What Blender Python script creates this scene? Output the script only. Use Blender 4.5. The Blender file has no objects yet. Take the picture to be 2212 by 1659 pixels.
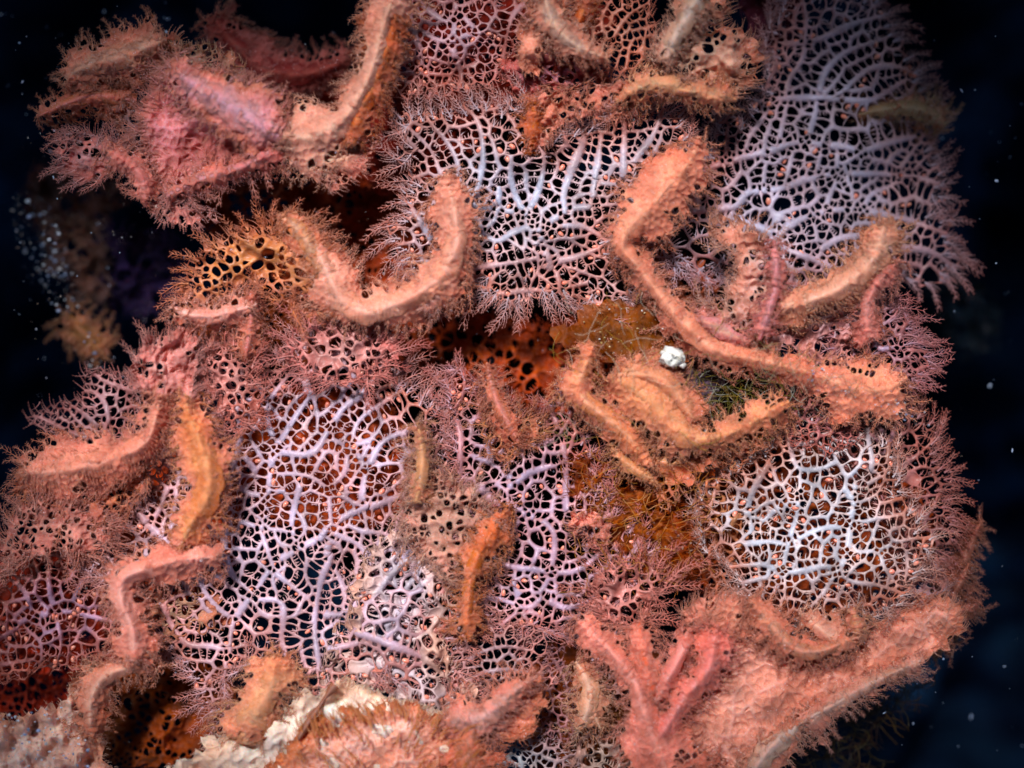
import bpy, math, random
import numpy as np
from mathutils import Vector
from mathutils.geometry import delaunay_2d_cdt

# ---------------------------------------------------------------- camera, world, sun, exposure
# layout unit: 1 u = 0.113 mm at the focus plane (z = 0); the camera looks straight down on the colony
U = 0.000113
W, H, D = 2212.0, 1659.0, 3000.0
scene = bpy.context.scene
cam_d = bpy.data.cameras.new('camera'); cam = bpy.data.objects.new('camera', cam_d)
scene.collection.objects.link(cam); scene.camera = cam
cam.location = (0, 0, D*U)
cam_d.sensor_width = 36; cam_d.lens = 36*D/W
cam_d.clip_start = 0.01; cam_d.clip_end = 50
cam_d.dof.use_dof = True; cam_d.dof.focus_distance = (D-12)*U; cam_d.dof.aperture_fstop = 2.8
world = bpy.data.worlds.new('World'); scene.world = world; world.use_nodes = True
nt = world.node_tree; nt.nodes.clear()
sky = nt.nodes.new('ShaderNodeTexSky'); sky.sky_type = 'NISHITA'; sky.sun_disc = False
bg = nt.nodes.new('ShaderNodeBackground'); out = nt.nodes.new('ShaderNodeOutputWorld')
bg.inputs[1].default_value = 0.15
nt.links.new(sky.outputs[0], bg.inputs[0]); nt.links.new(bg.outputs[0], out.inputs[0])
SUN_EL, SUN_AZ = math.radians(58), math.radians(-22)      # azimuth from +Y (top of picture), clockwise
sky.sun_elevation = SUN_EL; sky.sun_rotation = SUN_AZ
sun_d = bpy.data.lights.new('sun', 'SUN'); sun_d.energy = 5.0; sun_d.angle = math.radians(8)
sun_d.color = (1.0, 0.95, 0.93)
sun = bpy.data.objects.new('sun', sun_d); scene.collection.objects.link(sun)
sdir = Vector((math.sin(SUN_AZ)*math.cos(SUN_EL), math.cos(SUN_AZ)*math.cos(SUN_EL), math.sin(SUN_EL)))
sun.rotation_euler = sdir.to_track_quat('Z', 'Y').to_euler()
scene.view_settings.view_transform = 'Standard'; scene.view_settings.look = 'None'
scene.view_settings.exposure = 0.0; scene.view_settings.gamma = 1.0
scene.cycles.max_bounces = 4; scene.cycles.diffuse_bounces = 2

C = scene.collection
GAMMA = 1.42
rng = np.random.default_rng(7)
def reseed(s):
    global rng
    rng = np.random.default_rng(s)

# ---------------------------------------------------------------- helpers
def lift(x, y, z):
    """picture position (layout units) and height -> world metres"""
    k = (D - z)/D
    return np.stack([(x - W/2)*k*U, (H/2 - y)*k*U, z*U], -1)

def crop(k, pts):
    ox = (0, 707.8, 1415.7)[(k-1) % 3]; oy = (0, 530.9, 1061.8)[(k-1)//3]
    return [(ox + .36*x, oy + .36*y) for x, y in pts]

def catmull(pts, step=10.0, closed=False):
    P = np.array(pts, float); n = len(P)
    out_ = []
    m = n if closed else n-1
    for i in range(m):
        if closed: a, b, c, d = P[(i-1) % n], P[i], P[(i+1) % n], P[(i+2) % n]
        else: a, b, c, d = P[max(i-1, 0)], P[i], P[i+1], P[min(i+2, n-1)]
        L = max(1, int(round(np.linalg.norm((c-b)[:2])/step)))
        for t in np.arange(L)/L:
            out_.append(.5*((2*b)+(c-a)*t+(2*a-5*b+4*c-d)*t*t+(3*b-a-3*c+d)*t**3))
    if not closed: out_.append(P[-1])
    return np.array(out_)

def inside(poly, x, y):
    r = np.zeros(np.shape(x), bool); n = len(poly); j = n-1
    for i in range(n):
        xi, yi = poly[i]; xj, yj = poly[j]
        c = ((yi > y) != (yj > y)) & (x < (xj-xi)*(y-yi)/((yj-yi) or 1e-9)+xi)
        r ^= c; j = i
    return r

def edge_dist(poly, x, y):
    A = np.asarray(poly); B = np.roll(A, -1, 0); d = np.full(np.shape(x), 1e9)
    for (ax, ay), (bx, by) in zip(A, B):
        vx, vy = bx-ax, by-ay; L = vx*vx+vy*vy+1e-9
        t = np.clip(((x-ax)*vx+(y-ay)*vy)/L, 0, 1)
        d = np.minimum(d, np.hypot(x-ax-t*vx, y-ay-t*vy))
    return d

def waves(seed, size, n=7):
    """smooth pseudo-noise field, about -1..1"""
    r = np.random.default_rng(seed); a = r.uniform(0, 2*math.pi, n); f = r.uniform(.6, 1.7, n)*2*math.pi/size
    p = r.uniform(0, 2*math.pi, n)
    def fn(x, y):
        s = 0
        for i in range(n): s = s+np.sin((np.cos(a[i])*x+np.sin(a[i])*y)*f[i]+p[i]+.6*np.sin((x*np.sin(a[i])-y*np.cos(a[i]))*f[i]*.7))
        return s/math.sqrt(n)/1.1
    return fn

def soften(S, step, r=38.0):
    """round the elbows of a sampled line, keeping its ends"""
    n = len(S); Q = S.copy(); k = int(r/step)
    for i in range(n):
        h = min(k, i, n-1-i)
        if h: w = 1+h-np.abs(np.arange(-h, h+1)); Q[i, :2] = (S[i-h:i+h+1, :2]*w[:, None]).sum(0)/w.sum()
    return Q

class Geo:
    """collects vertices (layout x, y, z + colour) and faces; build() links ONE mesh object"""
    def __init__(s): s.v = []; s.c = []; s.f = []; s.n = 0
    def add(s, V, F, col):
        V = np.asarray(V, float).reshape(-1, 3)
        col = np.broadcast_to(np.asarray(col, float), (len(V), 3))
        s.v.append(V); s.c.append(col)
        if isinstance(F, np.ndarray): s.f.append(F+s.n)
        else:
            t = [f for f in F if len(f) == 3]; q = [f for f in F if len(f) == 4]
            if t: s.f.append(np.array(t)+s.n)
            if q: s.f.append(np.array(q)+s.n)
        s.n += len(V)
    def build(s, name, mat, parent=None, smooth=True, world=False):
        if not s.v: return None
        V = np.concatenate(s.v); c = np.concatenate(s.c)
        P = V if world else lift(V[:, 0], V[:, 1], V[:, 2])
        o0 = np.array(parent.location) if parent is not None and parent.parent is None else np.zeros(3)
        if parent is not None: P = P - o0
        me = bpy.data.meshes.new(name)
        me.vertices.add(len(P)); me.vertices.foreach_set('co', P.astype('f').ravel())
        loops = np.concatenate([f.ravel() for f in s.f]); tot = np.concatenate([np.full(len(f), f.shape[1]) for f in s.f])
        start = np.concatenate([[0], np.cumsum(tot)[:-1]])
        me.loops.add(len(loops)); me.loops.foreach_set('vertex_index', loops.astype('i'))
        me.polygons.add(len(tot)); me.polygons.foreach_set('loop_start', start.astype('i')); me.polygons.foreach_set('loop_total', tot.astype('i'))
        me.update(calc_edges=True); me.validate()
        a = me.attributes.new('tissue', 'FLOAT_COLOR', 'POINT')
        a.data.foreach_set('color', np.concatenate([np.clip(c, 0, 1)**GAMMA, np.ones((len(c), 1))], 1).astype('f').ravel())
        me.polygons.foreach_set('use_smooth', [smooth]*len(me.polygons))
        me.materials.append(mat)
        o = bpy.data.objects.new(name, me); C.objects.link(o)
        if parent is not None: o.parent = parent
        return o

def spikes(g, P, Dv, L, Wd, col, col2=None, bend=None, segs=3, sides=4, blunt=0.0):
    """many tapered curved teeth at once. P base (n,3), Dv direction (n,3), L length, Wd base radius, bend sideways vector (n,3)"""
    P = np.atleast_2d(P).astype(float); n = len(P)
    if n == 0: return
    Dv = np.broadcast_to(Dv, (n, 3)).astype(float); Dv = Dv/np.maximum(np.linalg.norm(Dv, axis=1, keepdims=True), 1e-9)
    L = np.broadcast_to(L, n); Wd = np.broadcast_to(Wd, n)
    B = np.zeros((n, 3)) if bend is None else np.broadcast_to(bend, (n, 3))
    side = np.cross(Dv, [0, 0, 1.0]); sl = np.linalg.norm(side, axis=1, keepdims=True)
    side = np.where(sl > .05, side/np.maximum(sl, 1e-9), np.array([1.0, 0, 0])); up = np.cross(side, Dv)
    col = np.broadcast_to(col, (n, 3)); col2 = col if col2 is None else np.broadcast_to(col2, (n, 3))
    V = np.zeros((n, segs*sides+1, 3)); K = np.zeros_like(V)
    for i in range(segs):
        t = i/segs
        c = P+Dv*(L*t)[:, None]+B*(L*t*t)[:, None]
        r = Wd*(1-(1-blunt)*t**1.3)
        for j in range(sides):
            a = 2*math.pi*j/sides
            V[:, i*sides+j] = c+side*(r*math.cos(a))[:, None]+up*(r*math.sin(a)*.8)[:, None]
            K[:, i*sides+j] = col*(1-t)+col2*t
    V[:, -1] = P+Dv*L[:, None]+B*L[:, None]; K[:, -1] = col2
    q = []; t3 = []
    for i in range(segs-1):
        for j in range(sides): q.append((i*sides+j, i*sides+(j+1) % sides, (i+1)*sides+(j+1) % sides, (i+1)*sides+j))
    for j in range(sides): t3.append(((segs-1)*sides+j, (segs-1)*sides+(j+1) % sides, segs*sides))
    m = segs*sides+1; off = (np.arange(n)*m)[:, None, None]
    g.v.append(V.reshape(-1, 3)); g.c.append(K.reshape(-1, 3))
    if q: g.f.append((np.array(q)[None]+off).reshape(-1, 4)+g.n)
    g.f.append((np.array(t3)[None]+off).reshape(-1, 3)+g.n)
    g.n += n*m

def tube(g, pts, rad, col, sides=5):
    P = np.array(pts, float); n = len(P); T = np.gradient(P, axis=0); T /= np.maximum(np.linalg.norm(T, axis=1, keepdims=True), 1e-9)
    rad = np.broadcast_to(rad, n); side = np.cross(T, [0, 0, 1.0]); side /= np.maximum(np.linalg.norm(side, axis=1, keepdims=True), 1e-6); up = np.cross(side, T)
    V = np.concatenate([P[:, None]+side[:, None]*(rad[:, None]*np.cos(a))[..., None]+up[:, None]*(rad[:, None]*np.sin(a))[..., None] for a in [2*math.pi*np.array([j])/sides for j in range(sides)]], 1).reshape(-1, 3)
    F = [(i*sides+j, i*sides+(j+1) % sides, (i+1)*sides+(j+1) % sides, (i+1)*sides+j) for i in range(n-1) for j in range(sides)]
    c = np.asarray(col, float)
    if c.ndim == 2: c = np.repeat(c, sides, 0)
    g.add(V, np.array(F), c)

def feathers(g, P, Dr, L, col, col2, z_up=0.1, curl=None, w=2.3, tooth=9.0, gap=5.5):
    """curved midribs with a comb of teeth on both sides, growing from P (n,3) along planar direction Dr (n,2)"""
    n = len(P); spP = []; spD = []; spL = []; spB = []; spC = []
    for i in range(n):
        d = Dr[i]/max(np.linalg.norm(Dr[i]), 1e-9); l = L[i]; cu = (1.3*math.sin(P[i, 0]/57+P[i, 1]/71)+rng.uniform(-.25, .25)) if curl is None else curl*rng.uniform(.5, 1.4)
        m = 7; t = np.linspace(0, 1, m); nrm = np.array([-d[1], d[0]])
        xy = P[i, :2]+np.outer(t*l, d)+np.outer(cu*l*.5*t*t, nrm)
        z = P[i, 2]+z_up*l*t+2.5*np.sin(t*3+i)
        pts = np.column_stack([xy, z])
        cc = np.outer(1-t, col)+np.outer(t, col2)
        tube(g, pts, w*(1-.8*t), cc, 4)
        k = max(2, int(l/gap)); ts = (np.arange(k)+.5)/k
        q = np.stack([np.interp(ts, t, pts[:, a]) for a in range(3)], 1)
        tg = np.gradient(pts, axis=0); tg = np.stack([np.interp(ts, t, tg[:, a]) for a in range(3)], 1); tg /= np.linalg.norm(tg, axis=1, keepdims=True)
        sn = np.stack([-tg[:, 1], tg[:, 0], 0*ts], 1)
        for s in (-1, 1):
            if s*cu > .3 and rng.random() < .75: continue
            spP.append(q); spD.append(tg*.75+sn*s*.9+np.array([0, 0, .12])); spL.append(tooth*(1.15-.65*ts)*rng.uniform(.8, 1.25, k)); spB.append(tg*.25-sn*s*.25); spC.append(np.outer(1-ts, col)*.6+np.outer(ts, col2)*.6+.4*np.asarray(col2))
    if spP:
        spikes(g, np.concatenate(spP), np.concatenate(spD), np.concatenate(spL), w*.5, np.concatenate(spC), None, np.concatenate(spB), 3, 3)

def pinnate(g, P, Dr, L, cb, cm_, ct, z_up=.1, w=2.6, gap=10.0, surf=None):
    """twice branched twigs: a curved midrib, side branches bowed towards its tip, each with a comb of teeth"""
    sP = []; sD = []; sL = []; sC = []
    for i in range(len(P)):
        d = Dr[i]/max(np.linalg.norm(Dr[i]), 1e-9); l = L[i]; cu = 1.35*math.sin(P[i, 0]/75+P[i, 1]/95)+rng.uniform(-.3, .3)
        m = 9; t = np.linspace(0, 1, m); nr = np.array([-d[1], d[0]])
        xy = P[i, :2]+np.outer(t*l, d)+np.outer(cu*l*.5*t*t+l*.02*np.sin(t*9+i), nr)
        z = P[i, 2]+z_up*l*t if surf is None else surf(xy[:, 0], xy[:, 1])+2+z_up*l*t*t
        pts = np.column_stack([xy, z]); k = t[:, None]
        cc = np.where(k < .5, cb*(1-2*k)+cm_*2*k, cm_*(2-2*k)+ct*(2*k-1))
        tube(g, pts, w*(1-.75*t), cc, 5)
        tg = np.gradient(pts, axis=0); tg /= np.linalg.norm(tg, axis=1, keepdims=True)
        for sg in (-1, 1):
            n = max(2, int(l/gap)); u = (np.arange(n)+rng.uniform(.2, .8, n))/n
            q = np.stack([np.interp(u, t, pts[:, a]) for a in range(3)], 1); tt = np.stack([np.interp(u, t, tg[:, a]) for a in range(2)], 1)
            nn = np.stack([-tt[:, 1], tt[:, 0]], 1)*sg
            sP.append(q); sD.append(np.concatenate([tt*.55+nn*.9, np.full((n, 1), sg)], 1)); sL.append(l*(.36-.2*u)*rng.uniform(.8, 1.25, n)); sC.append(np.clip(u, 0, 1))
    P2 = np.concatenate(sP); D2 = np.concatenate(sD); L2 = np.concatenate(sL); uu = np.concatenate(sC)
    for lo, hi in ((0, .35), (.35, .7), (.7, 1.01)):
        for sg in (-1, 1):
            k = (uu >= lo) & (uu < hi) & (D2[:, 2] == sg)
            if k.any():
                f = (lo+min(hi, 1))/2; a = cb*(1-f)+cm_*f; b = cm_*(1-f)+ct*f
                feathers(g, P2[k], D2[k, :2], L2[k], a, b, z_up*.5, -1.35*sg, w*.45, 7.5, 4.8)

def poisson(bx, r_of, tries=14, keep=None, pre=None):
    x0, y0, x1, y1 = bx; pts = [] if pre is None else [tuple(p) for p in pre]
    rmin = 8.0; cs = rmin; grid = {}
    def put(i, x, y): grid.setdefault((int(x//cs), int(y//cs)), []).append(i)
    for i, (x, y) in enumerate(pts): put(i, x, y)
    n = int((x1-x0)*(y1-y0)/(rmin*rmin)*tries*.16)+50
    cx = rng.uniform(x0, x1, n); cy = rng.uniform(y0, y1, n)
    if keep is not None:
        k = keep(cx, cy); cx, cy = cx[k], cy[k]
    rr = r_of(cx, cy)
    for x, y, r in zip(cx.tolist(), cy.tolist(), rr.tolist()):
        gx, gy = int(x//cs), int(y//cs); k = int(r//cs)+1; ok = True
        r2 = r*r
        for a in range(gx-k, gx+k+1):
            for b in range(gy-k, gy+k+1):
                for j in grid.get((a, b), ()):
                    if (pts[j][0]-x)**2+(pts[j][1]-y)**2 < r2: ok = False; break
                if not ok: break
            if not ok: break
        if ok: pts.append((x, y)); put(len(pts)-1, x, y)
    return np.array(pts)

def net(g, outline, veins, base, zf, cols, rf=15, rc=52, open_=.35, closure=0.0, wv=6.0, wc=3.6, wf=1.9,
        edge_small=.6, fringe=22, fringe_gap=11, teeth=1.0, bud=0.0, thick=1.0, marg=70, hole_p=5.0, opn=1.5, inset=0.0, taper=.35, flow=None, uni=.45, core=0, pin=0, pin_gap=24, curl=None, z_up=.15, tooth=6.5, sag=3.0):
    """a perforated sheet: Voronoi cells between thick veins, rounded holes, comb teeth in the holes and a feathered margin.
       returns bud positions"""
    poly = catmull(outline, 22, True)
    x0, y0 = poly.min(0)-55; x1, y1 = poly.max(0)+55
    near = lambda x, y: inside(poly, x, y) | (edge_dist(poly, x, y) < 50)
    base = np.array(base, float)
    dn = waves(int(rng.integers(1e6)), 260)
    # coarse seeds
    cs = poisson((x0, y0, x1, y1), lambda x, y: rc*(1+.25*dn(x, y)), keep=near, tries=4)
    if len(cs) < 4: cs = np.vstack([cs, rng.uniform((x0, y0), (x1, y1), (6, 2))])
    r_c = np.where(rng.random(len(cs)) < open_, rf*rng.uniform(1.7, 2.7, len(cs)), rf*rng.uniform(.9, 1.35, len(cs)))*opn
    def coarse_id(x, y, an=1.9):
        x = np.atleast_1d(x); y = np.atleast_1d(y)
        f = np.stack([x-base[0], y-base[1]], -1); f /= np.maximum(np.linalg.norm(f, axis=1, keepdims=True), 1e-6)
        best = np.full(len(x), 1e18); bi = np.zeros(len(x), int)
        for i, (sx, sy) in enumerate(cs):
            dx, dy = x-sx, y-sy; p = dx*f[:, 0]+dy*f[:, 1]; q = -dx*f[:, 1]+dy*f[:, 0]
            d = (p/an)**2+q*q; m = d < best; best[m] = d[m]; bi[m] = i
        return bi
    def r_of(x, y):
        ed = edge_dist(poly, x, y); k = np.clip(ed/marg, 0, 1)
        return np.maximum(r_c[coarse_id(x, y)]*(edge_small+(1-edge_small)*k), 8.2)
    pre = []; tag = []
    for vi, v in enumerate(veins):
        wd = v[1] if isinstance(v[1], (int, float)) else 1.0
        pl = v[0] if isinstance(v[1], (int, float)) else v
        sp = catmull(pl, 17); T = np.gradient(sp, axis=0); T /= np.maximum(np.linalg.norm(T, axis=1, keepdims=True), 1e-9)
        N = np.stack([-T[:, 1], T[:, 0]], 1)
        for k in range(len(sp)):
            for s in (-1, 1):
                p = sp[k]+N[k]*s*8.5
                if all((p[0]-a[0])**2+(p[1]-a[1])**2 > 50 for a in pre): pre.append(p); tag.append((vi, k, s, wd*(1.2-.7*k/len(sp))))
    pts = poisson((x0, y0, x1, y1), r_of, keep=near, pre=pre if pre else None)
    npre = len(pre)
    cid = coarse_id(pts[:, 0], pts[:, 1])
    sed = edge_dist(poly, pts[:, 0], pts[:, 1]); inn = waves(int(rng.integers(1e6)), 70)(pts[:, 0], pts[:, 1])
    ins = inside(poly, pts[:, 0], pts[:, 1]) & (sed > inset*(1+.6*inn))
    res = delaunay_2d_cdt([Vector(p) for p in pts.tolist()], [], [], 0, 1e-6)
    vco = np.array([tuple(v) for v in res[0]]); tri = np.array(res[2]); orig = [o[0] if o else -1 for o in res[3]]
    a, b, c = vco[tri[:, 0]], vco[tri[:, 1]], vco[tri[:, 2]]
    d = 2*(a[:, 0]*(b[:, 1]-c[:, 1])+b[:, 0]*(c[:, 1]-a[:, 1])+c[:, 0]*(a[:, 1]-b[:, 1])); d = np.where(abs(d) < 1e-6, 1e-6, d)
    sa, sb, sc_ = (a**2).sum(1), (b**2).sum(1), (c**2).sum(1)
    cc = np.stack([(sa*(b[:, 1]-c[:, 1])+sb*(c[:, 1]-a[:, 1])+sc_*(a[:, 1]-b[:, 1]))/d, (sa*(c[:, 0]-b[:, 0])+sb*(a[:, 0]-c[:, 0])+sc_*(b[:, 0]-a[:, 0]))/d], 1)
    cen = (a+b+c)/3; dl = np.linalg.norm(cc-cen, axis=1, keepdims=True); cc = np.where(dl > 14, cen+(cc-cen)/np.maximum(dl, 1e-9)*14, cc)
    inc = {}
    for ti, t in enumerate(tri):
        for v in t: inc.setdefault(int(v), []).append(ti)
    # classify delaunay edges -> width of the strand between two cells
    etri = {}
    for ti, t in enumerate(tri):
        for k in range(3):
            i, j = int(t[k]), int(t[(k+1) % 3]); etri.setdefault((min(i, j), max(i, j)), []).append(ti)
    width = {}; nb = {}
    wn = waves(int(rng.integers(1e6)), 120)
    for e, ts in etri.items():
        i, j = orig[e[0]], orig[e[1]]
        if i < 0 or j < 0: continue
        lv = 0; w = wf
        if cid[i] != cid[j]: w = wc; lv = 1
        if i < npre and j < npre:
            p, q = tag[i], tag[j]
            if p[0] == q[0] and p[2] != q[2] and abs(p[1]-q[1]) <= 2: w = wv*p[3]; lv = 2
            elif p[0] == q[0] and p[2] == q[2]: w = wf if lv == 0 else wc*.8
        m = .5*(pts[i]+pts[j]); w *= (1+.3*float(wn(m[0], m[1])))*(1-taper*(1-min(1.0, sed[i]/marg)))*(rng.uniform(.75, 1.25) if lv < 2 else 1)
        width[e] = (w, lv)
        if lv and len(ts) == 2:
            nb.setdefault(ts[0], []).append((ts[1], lv)); nb.setdefault(ts[1], []).append((ts[0], lv))
    for it in range(3):                                     # straighten the thick strands
        new = cc.copy()
        for ti, l in nb.items():
            mx = max(x[1] for x in l); q = [x[0] for x in l if x[1] == mx]
            if len(q) >= 2:
                mid = cc[q].mean(0); s = mid-cc[ti]; ln = np.linalg.norm(s); new[ti] = cc[ti]+s*min(.5, 6/max(ln, 1e-6))
        cc = new
    # shared boundary samples
    ecache = {}; bv = []; bvw = []
    vcache = {}
    def vert(ti, w):
        if ti not in vcache: vcache[ti] = len(bv); bv.append(cc[ti]); bvw.append([w])
        else: bvw[vcache[ti]].append(w)
        return vcache[ti]
    cells = []
    for vi, ts in inc.items():
        o = orig[vi]
        if o < 0 or not ins[o] or len(ts) < 3: continue
        p = vco[vi]; ts = sorted(ts, key=lambda t: math.atan2(cen[t][1]-p[1], cen[t][0]-p[0]))
        n = len(ts); ring = []; hp = []; outer = []
        ok = True
        for k in range(n):
            t0, t1 = ts[k], ts[(k+1) % n]
            sh = [int(v) for v in tri[t0] if v in tri[t1] and v != vi]
            if len(sh) != 1: ok = False; break
            e = (min(vi, sh[0]), max(vi, sh[0])); w, lv = width.get(e, (wf, 0))
            i0 = vert(t0, w); ke = (min(t0, t1), max(t0, t1))
            if ke not in ecache:
                A, B = cc[ke[0]], cc[ke[1]]; L = np.linalg.norm(B-A); m = 1 if L < 16 else 2 if L < 30 else 3
                bow = (0 if lv == 2 else rng.uniform(-.12, .12))*L; nn = np.array([-(B-A)[1], (B-A)[0]])/max(L, 1e-6); idx = []
                for q in range(m):
                    u = (q+1)/(m+1); bv.append(A+(B-A)*u+nn*bow*4*u*(1-u)); bvw.append([w]); idx.append(len(bv)-1)
                ecache[ke] = idx
            idx = ecache[ke]; idx = idx if ke[0] == t0 else idx[::-1]
            ring += [i0]+idx
            hp.append((cc[t0], cc[t1], w)); oo = orig[sh[0]]
            if oo < 0 or not ins[oo]: outer.append((t0, t1))
        if ok: cells.append((ring, hp, p, outer))
    bv = np.array(bv); bw = np.array([max(q) if len(q) else wf for q in bvw])
    if len(bv) == 0: return []
    ed = edge_dist(poly, bv[:, 0], bv[:, 1])
    cv, cm, ce = [np.array(q) for q in cols]
    ce = ce*(1-uni)+np.array([.68, .33, .30])*uni; cm = cm*(1-uni*.35)+np.array([.72, .40, .36])*uni*.35
    jitter = waves(int(rng.integers(1e6)), 90); j2 = waves(99, 300)
    def colour(x, y, w, e):
        f = np.clip(w/wv, 0, 1)[..., None]; k = np.clip(1-e/(marg*1.45), 0, 1)[..., None]**1.3
        mix = np.clip(f*1.25, 0, 1); c = cm*(1-mix)+cv*mix
        s = np.clip(k*1.1+.28*j2(x, y)[..., None], 0, 1)
        c = c*(1-s)+ce*s
        return c*(1+.14*jitter(x, y)[..., None])
    bz = zf(bv[:, 0], bv[:, 1]); hb = thick*(1.2+bw*.85)
    BT = len(bv)
    V = [np.column_stack([bv, bz+hb])]; V.append(np.column_stack([bv, bz-hb*.8]))
    K = [colour(bv[:, 0], bv[:, 1], bw, ed)]*2
    off = 2*BT; q4 = []; t3 = []; buds = []
    tP = []; tD = []; tL = []; tW = []; tC = []
    fP = []; fD = []; iP = []; iD = []; iL = []
    cln = waves(int(rng.integers(1e6)), 150); bn = waves(int(rng.integers(1e6)), 110)
    for ring, hp, p, outer in cells:
        R = bv[ring]; n = len(ring); cn = R.mean(0)
        rel = R-cn; dist = np.hypot(rel[:, 0], rel[:, 1]); u = rel/np.maximum(dist, 1e-6)[:, None]
        acc = np.zeros(n)
        for A, B, w in hp:
            e = B-A; L = math.hypot(*e)
            if L < 1e-3: continue
            nn = np.array([e[1], -e[0]])/L; dd = float((A-cn)@nn)
            if dd < 0: nn = -nn; dd = -dd
            hh = max(dd-w, .25); cs_ = np.maximum(u@nn, .02)
            acc += (cs_/hh)**hole_p
        r = acc**(-1/hole_p)
        r = np.minimum(r, dist*.93)
        r = .5*r+.25*(np.roll(r, 1)+np.roll(r, -1)); r = np.minimum(r, dist*.94)
        hr = r.mean()
        e0 = float(edge_dist(poly, cn[:1], cn[1:])[0]) if closure else 50
        closed = hr < 1.6 or (closure and rng.random() < closure*(1+.5*float(cln(cn[0], cn[1])))*(1 if not core else min(1.6, .25+e0/core))) or (closure >= 1 and not core)
        H1 = cn+u*(r+(dist-r)*.38)[:, None]; H2 = cn+u*r[:, None]
        ww = bw[ring]; hh = hb[ring]
        z1 = zf(H1[:, 0], H1[:, 1]); z2 = zf(H2[:, 0], H2[:, 1])
        e1 = ed[ring]; c1 = colour(H1[:, 0], H1[:, 1], ww*.8, e1); c2 = colour(H2[:, 0], H2[:, 1], ww*.5, e1)
        V += [np.column_stack([H1, z1+hh*.72]), np.column_stack([H2, z2])]; K += [c1, c2]
        for i in range(n):
            j = (i+1) % n
            q4.append((ring[i], ring[j], off+j, off+i)); q4.append((off+i, off+j, off+n+j, off+n+i))
            if not closed: q4.append((off+n+i, off+n+j, BT+ring[j], BT+ring[i]))
        o2 = off+2*n
        if closed:
            V.append(np.array([[cn[0], cn[1], float(zf(cn[:1], cn[1:])[0])-sag*.4]])); K.append(colour(cn[:1], cn[1:], np.array([wf*.5]), np.array([e1.mean()])))
            for i in range(n): t3.append((off+n+i, off+n+(i+1) % n, o2))
            o2 += 1
        off = o2
        if not closed and hr > 5 and rng.random() < .8*teeth:
            k = int(rng.integers(n)); m = max(1, min(5, int(hr/2.6)))
            A, B, w = hp[int(rng.integers(len(hp)))]; e = B-A; L = math.hypot(*e)
            if L > 5:
                nn = np.array([-e[1], e[0]])/L
                if (cn-A)@nn < 0: nn = -nn
                m = max(1, min(5, int(L/6.5)))
                for s in range(m):
                    q = A+e*((s+.7)/(m+.4))+nn*w*.6; ln = hr*rng.uniform(.7, 1.25)
                    tP.append((q[0], q[1], float(zf(q[:1], q[1:])[0]))); tD.append((nn[0], nn[1], rng.uniform(-.25, .15))); tL.append(ln); tW.append(wf*rng.uniform(.9, 1.25)); tC.append(q)
        if not closed and hr > 8.5 and rng.random() < .95*teeth:
            k = int(rng.integers(n)); q = R[k]; dv = cn-q; a_ = rng.uniform(-.5, .5); dv = np.array([dv[0]*math.cos(a_)-dv[1]*math.sin(a_), dv[0]*math.sin(a_)+dv[1]*math.cos(a_)])
            iP.append((q[0], q[1], float(zf(q[:1], q[1:])[0])-1)); iD.append(dv); iL.append(hr*rng.uniform(1.1, 1.7))
        if bud and not closed and hr > 5.0 and rng.random() < bud*2.4*max(0, .15+bn(cn[0], cn[1])):
            q = cn+(R[int(rng.integers(n))]-cn)*.42; buds.append((q[0], q[1], float(zf(q[:1], q[1:])[0])-rng.uniform(0, 6)))
        for t0, t1 in outer:
            mpt = .5*(cc[t0]+cc[t1]); dd = mpt-p; fP.append(mpt); fD.append(dd)
    g.v += V; g.c += K
    q4 = np.array(q4); g.f.append(q4+g.n)
    if t3: g.f.append(np.array(t3)+g.n)
    g.n += off
    if tP:
        tC = np.array(tC); c = colour(tC[:, 0], tC[:, 1], np.full(len(tC), wf), edge_dist(poly, tC[:, 0], tC[:, 1]))
        D3 = np.array(tD); bend = np.stack([-D3[:, 1], D3[:, 0], 0*D3[:, 0]], 1)*rng.uniform(-.35, .35, (len(D3), 1))
        spikes(g, np.array(tP), D3, np.array(tL), np.array(tW), c, c, bend, 3, 4, .35)
    if iP:
        feathers(g, np.array(iP), np.array(iD), np.array(iL), cm*.5+cv*.5, cm, -.06, None, wf*1.35, tooth*1.15, 6.5)
    if fringe and fP:
        fP = np.array(fP); fD = np.array(fD)
        fl = flow(fP[:, 0], fP[:, 1]) if flow else fP-base
        fl /= np.maximum(np.linalg.norm(fl, axis=1, keepdims=True), 1e-6)
        nd = fD/np.maximum(np.linalg.norm(fD, axis=1, keepdims=True), 1e-6)
        pos = (nd*fl).sum(1); side_ = np.stack([-fl[:, 1], fl[:, 0]], 1)*np.sign((nd[:, :1]*-fl[:, 1:]+nd[:, 1:]*fl[:, :1]))
        dd = np.where(pos[:, None] > -.1, fl+nd*.3, side_*.8+nd*.4+fl*.3)
        k_ = 13.0/fringe_gap; rep = np.floor(k_+rng.random(len(fP))).astype(int); f1 = np.repeat(fP, rep, 0); d1 = np.repeat(dd, rep, 0)
        f1 = f1+rng.normal(0, 3.5, f1.shape); ln = waves(int(rng.integers(1e6)), 60)
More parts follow.
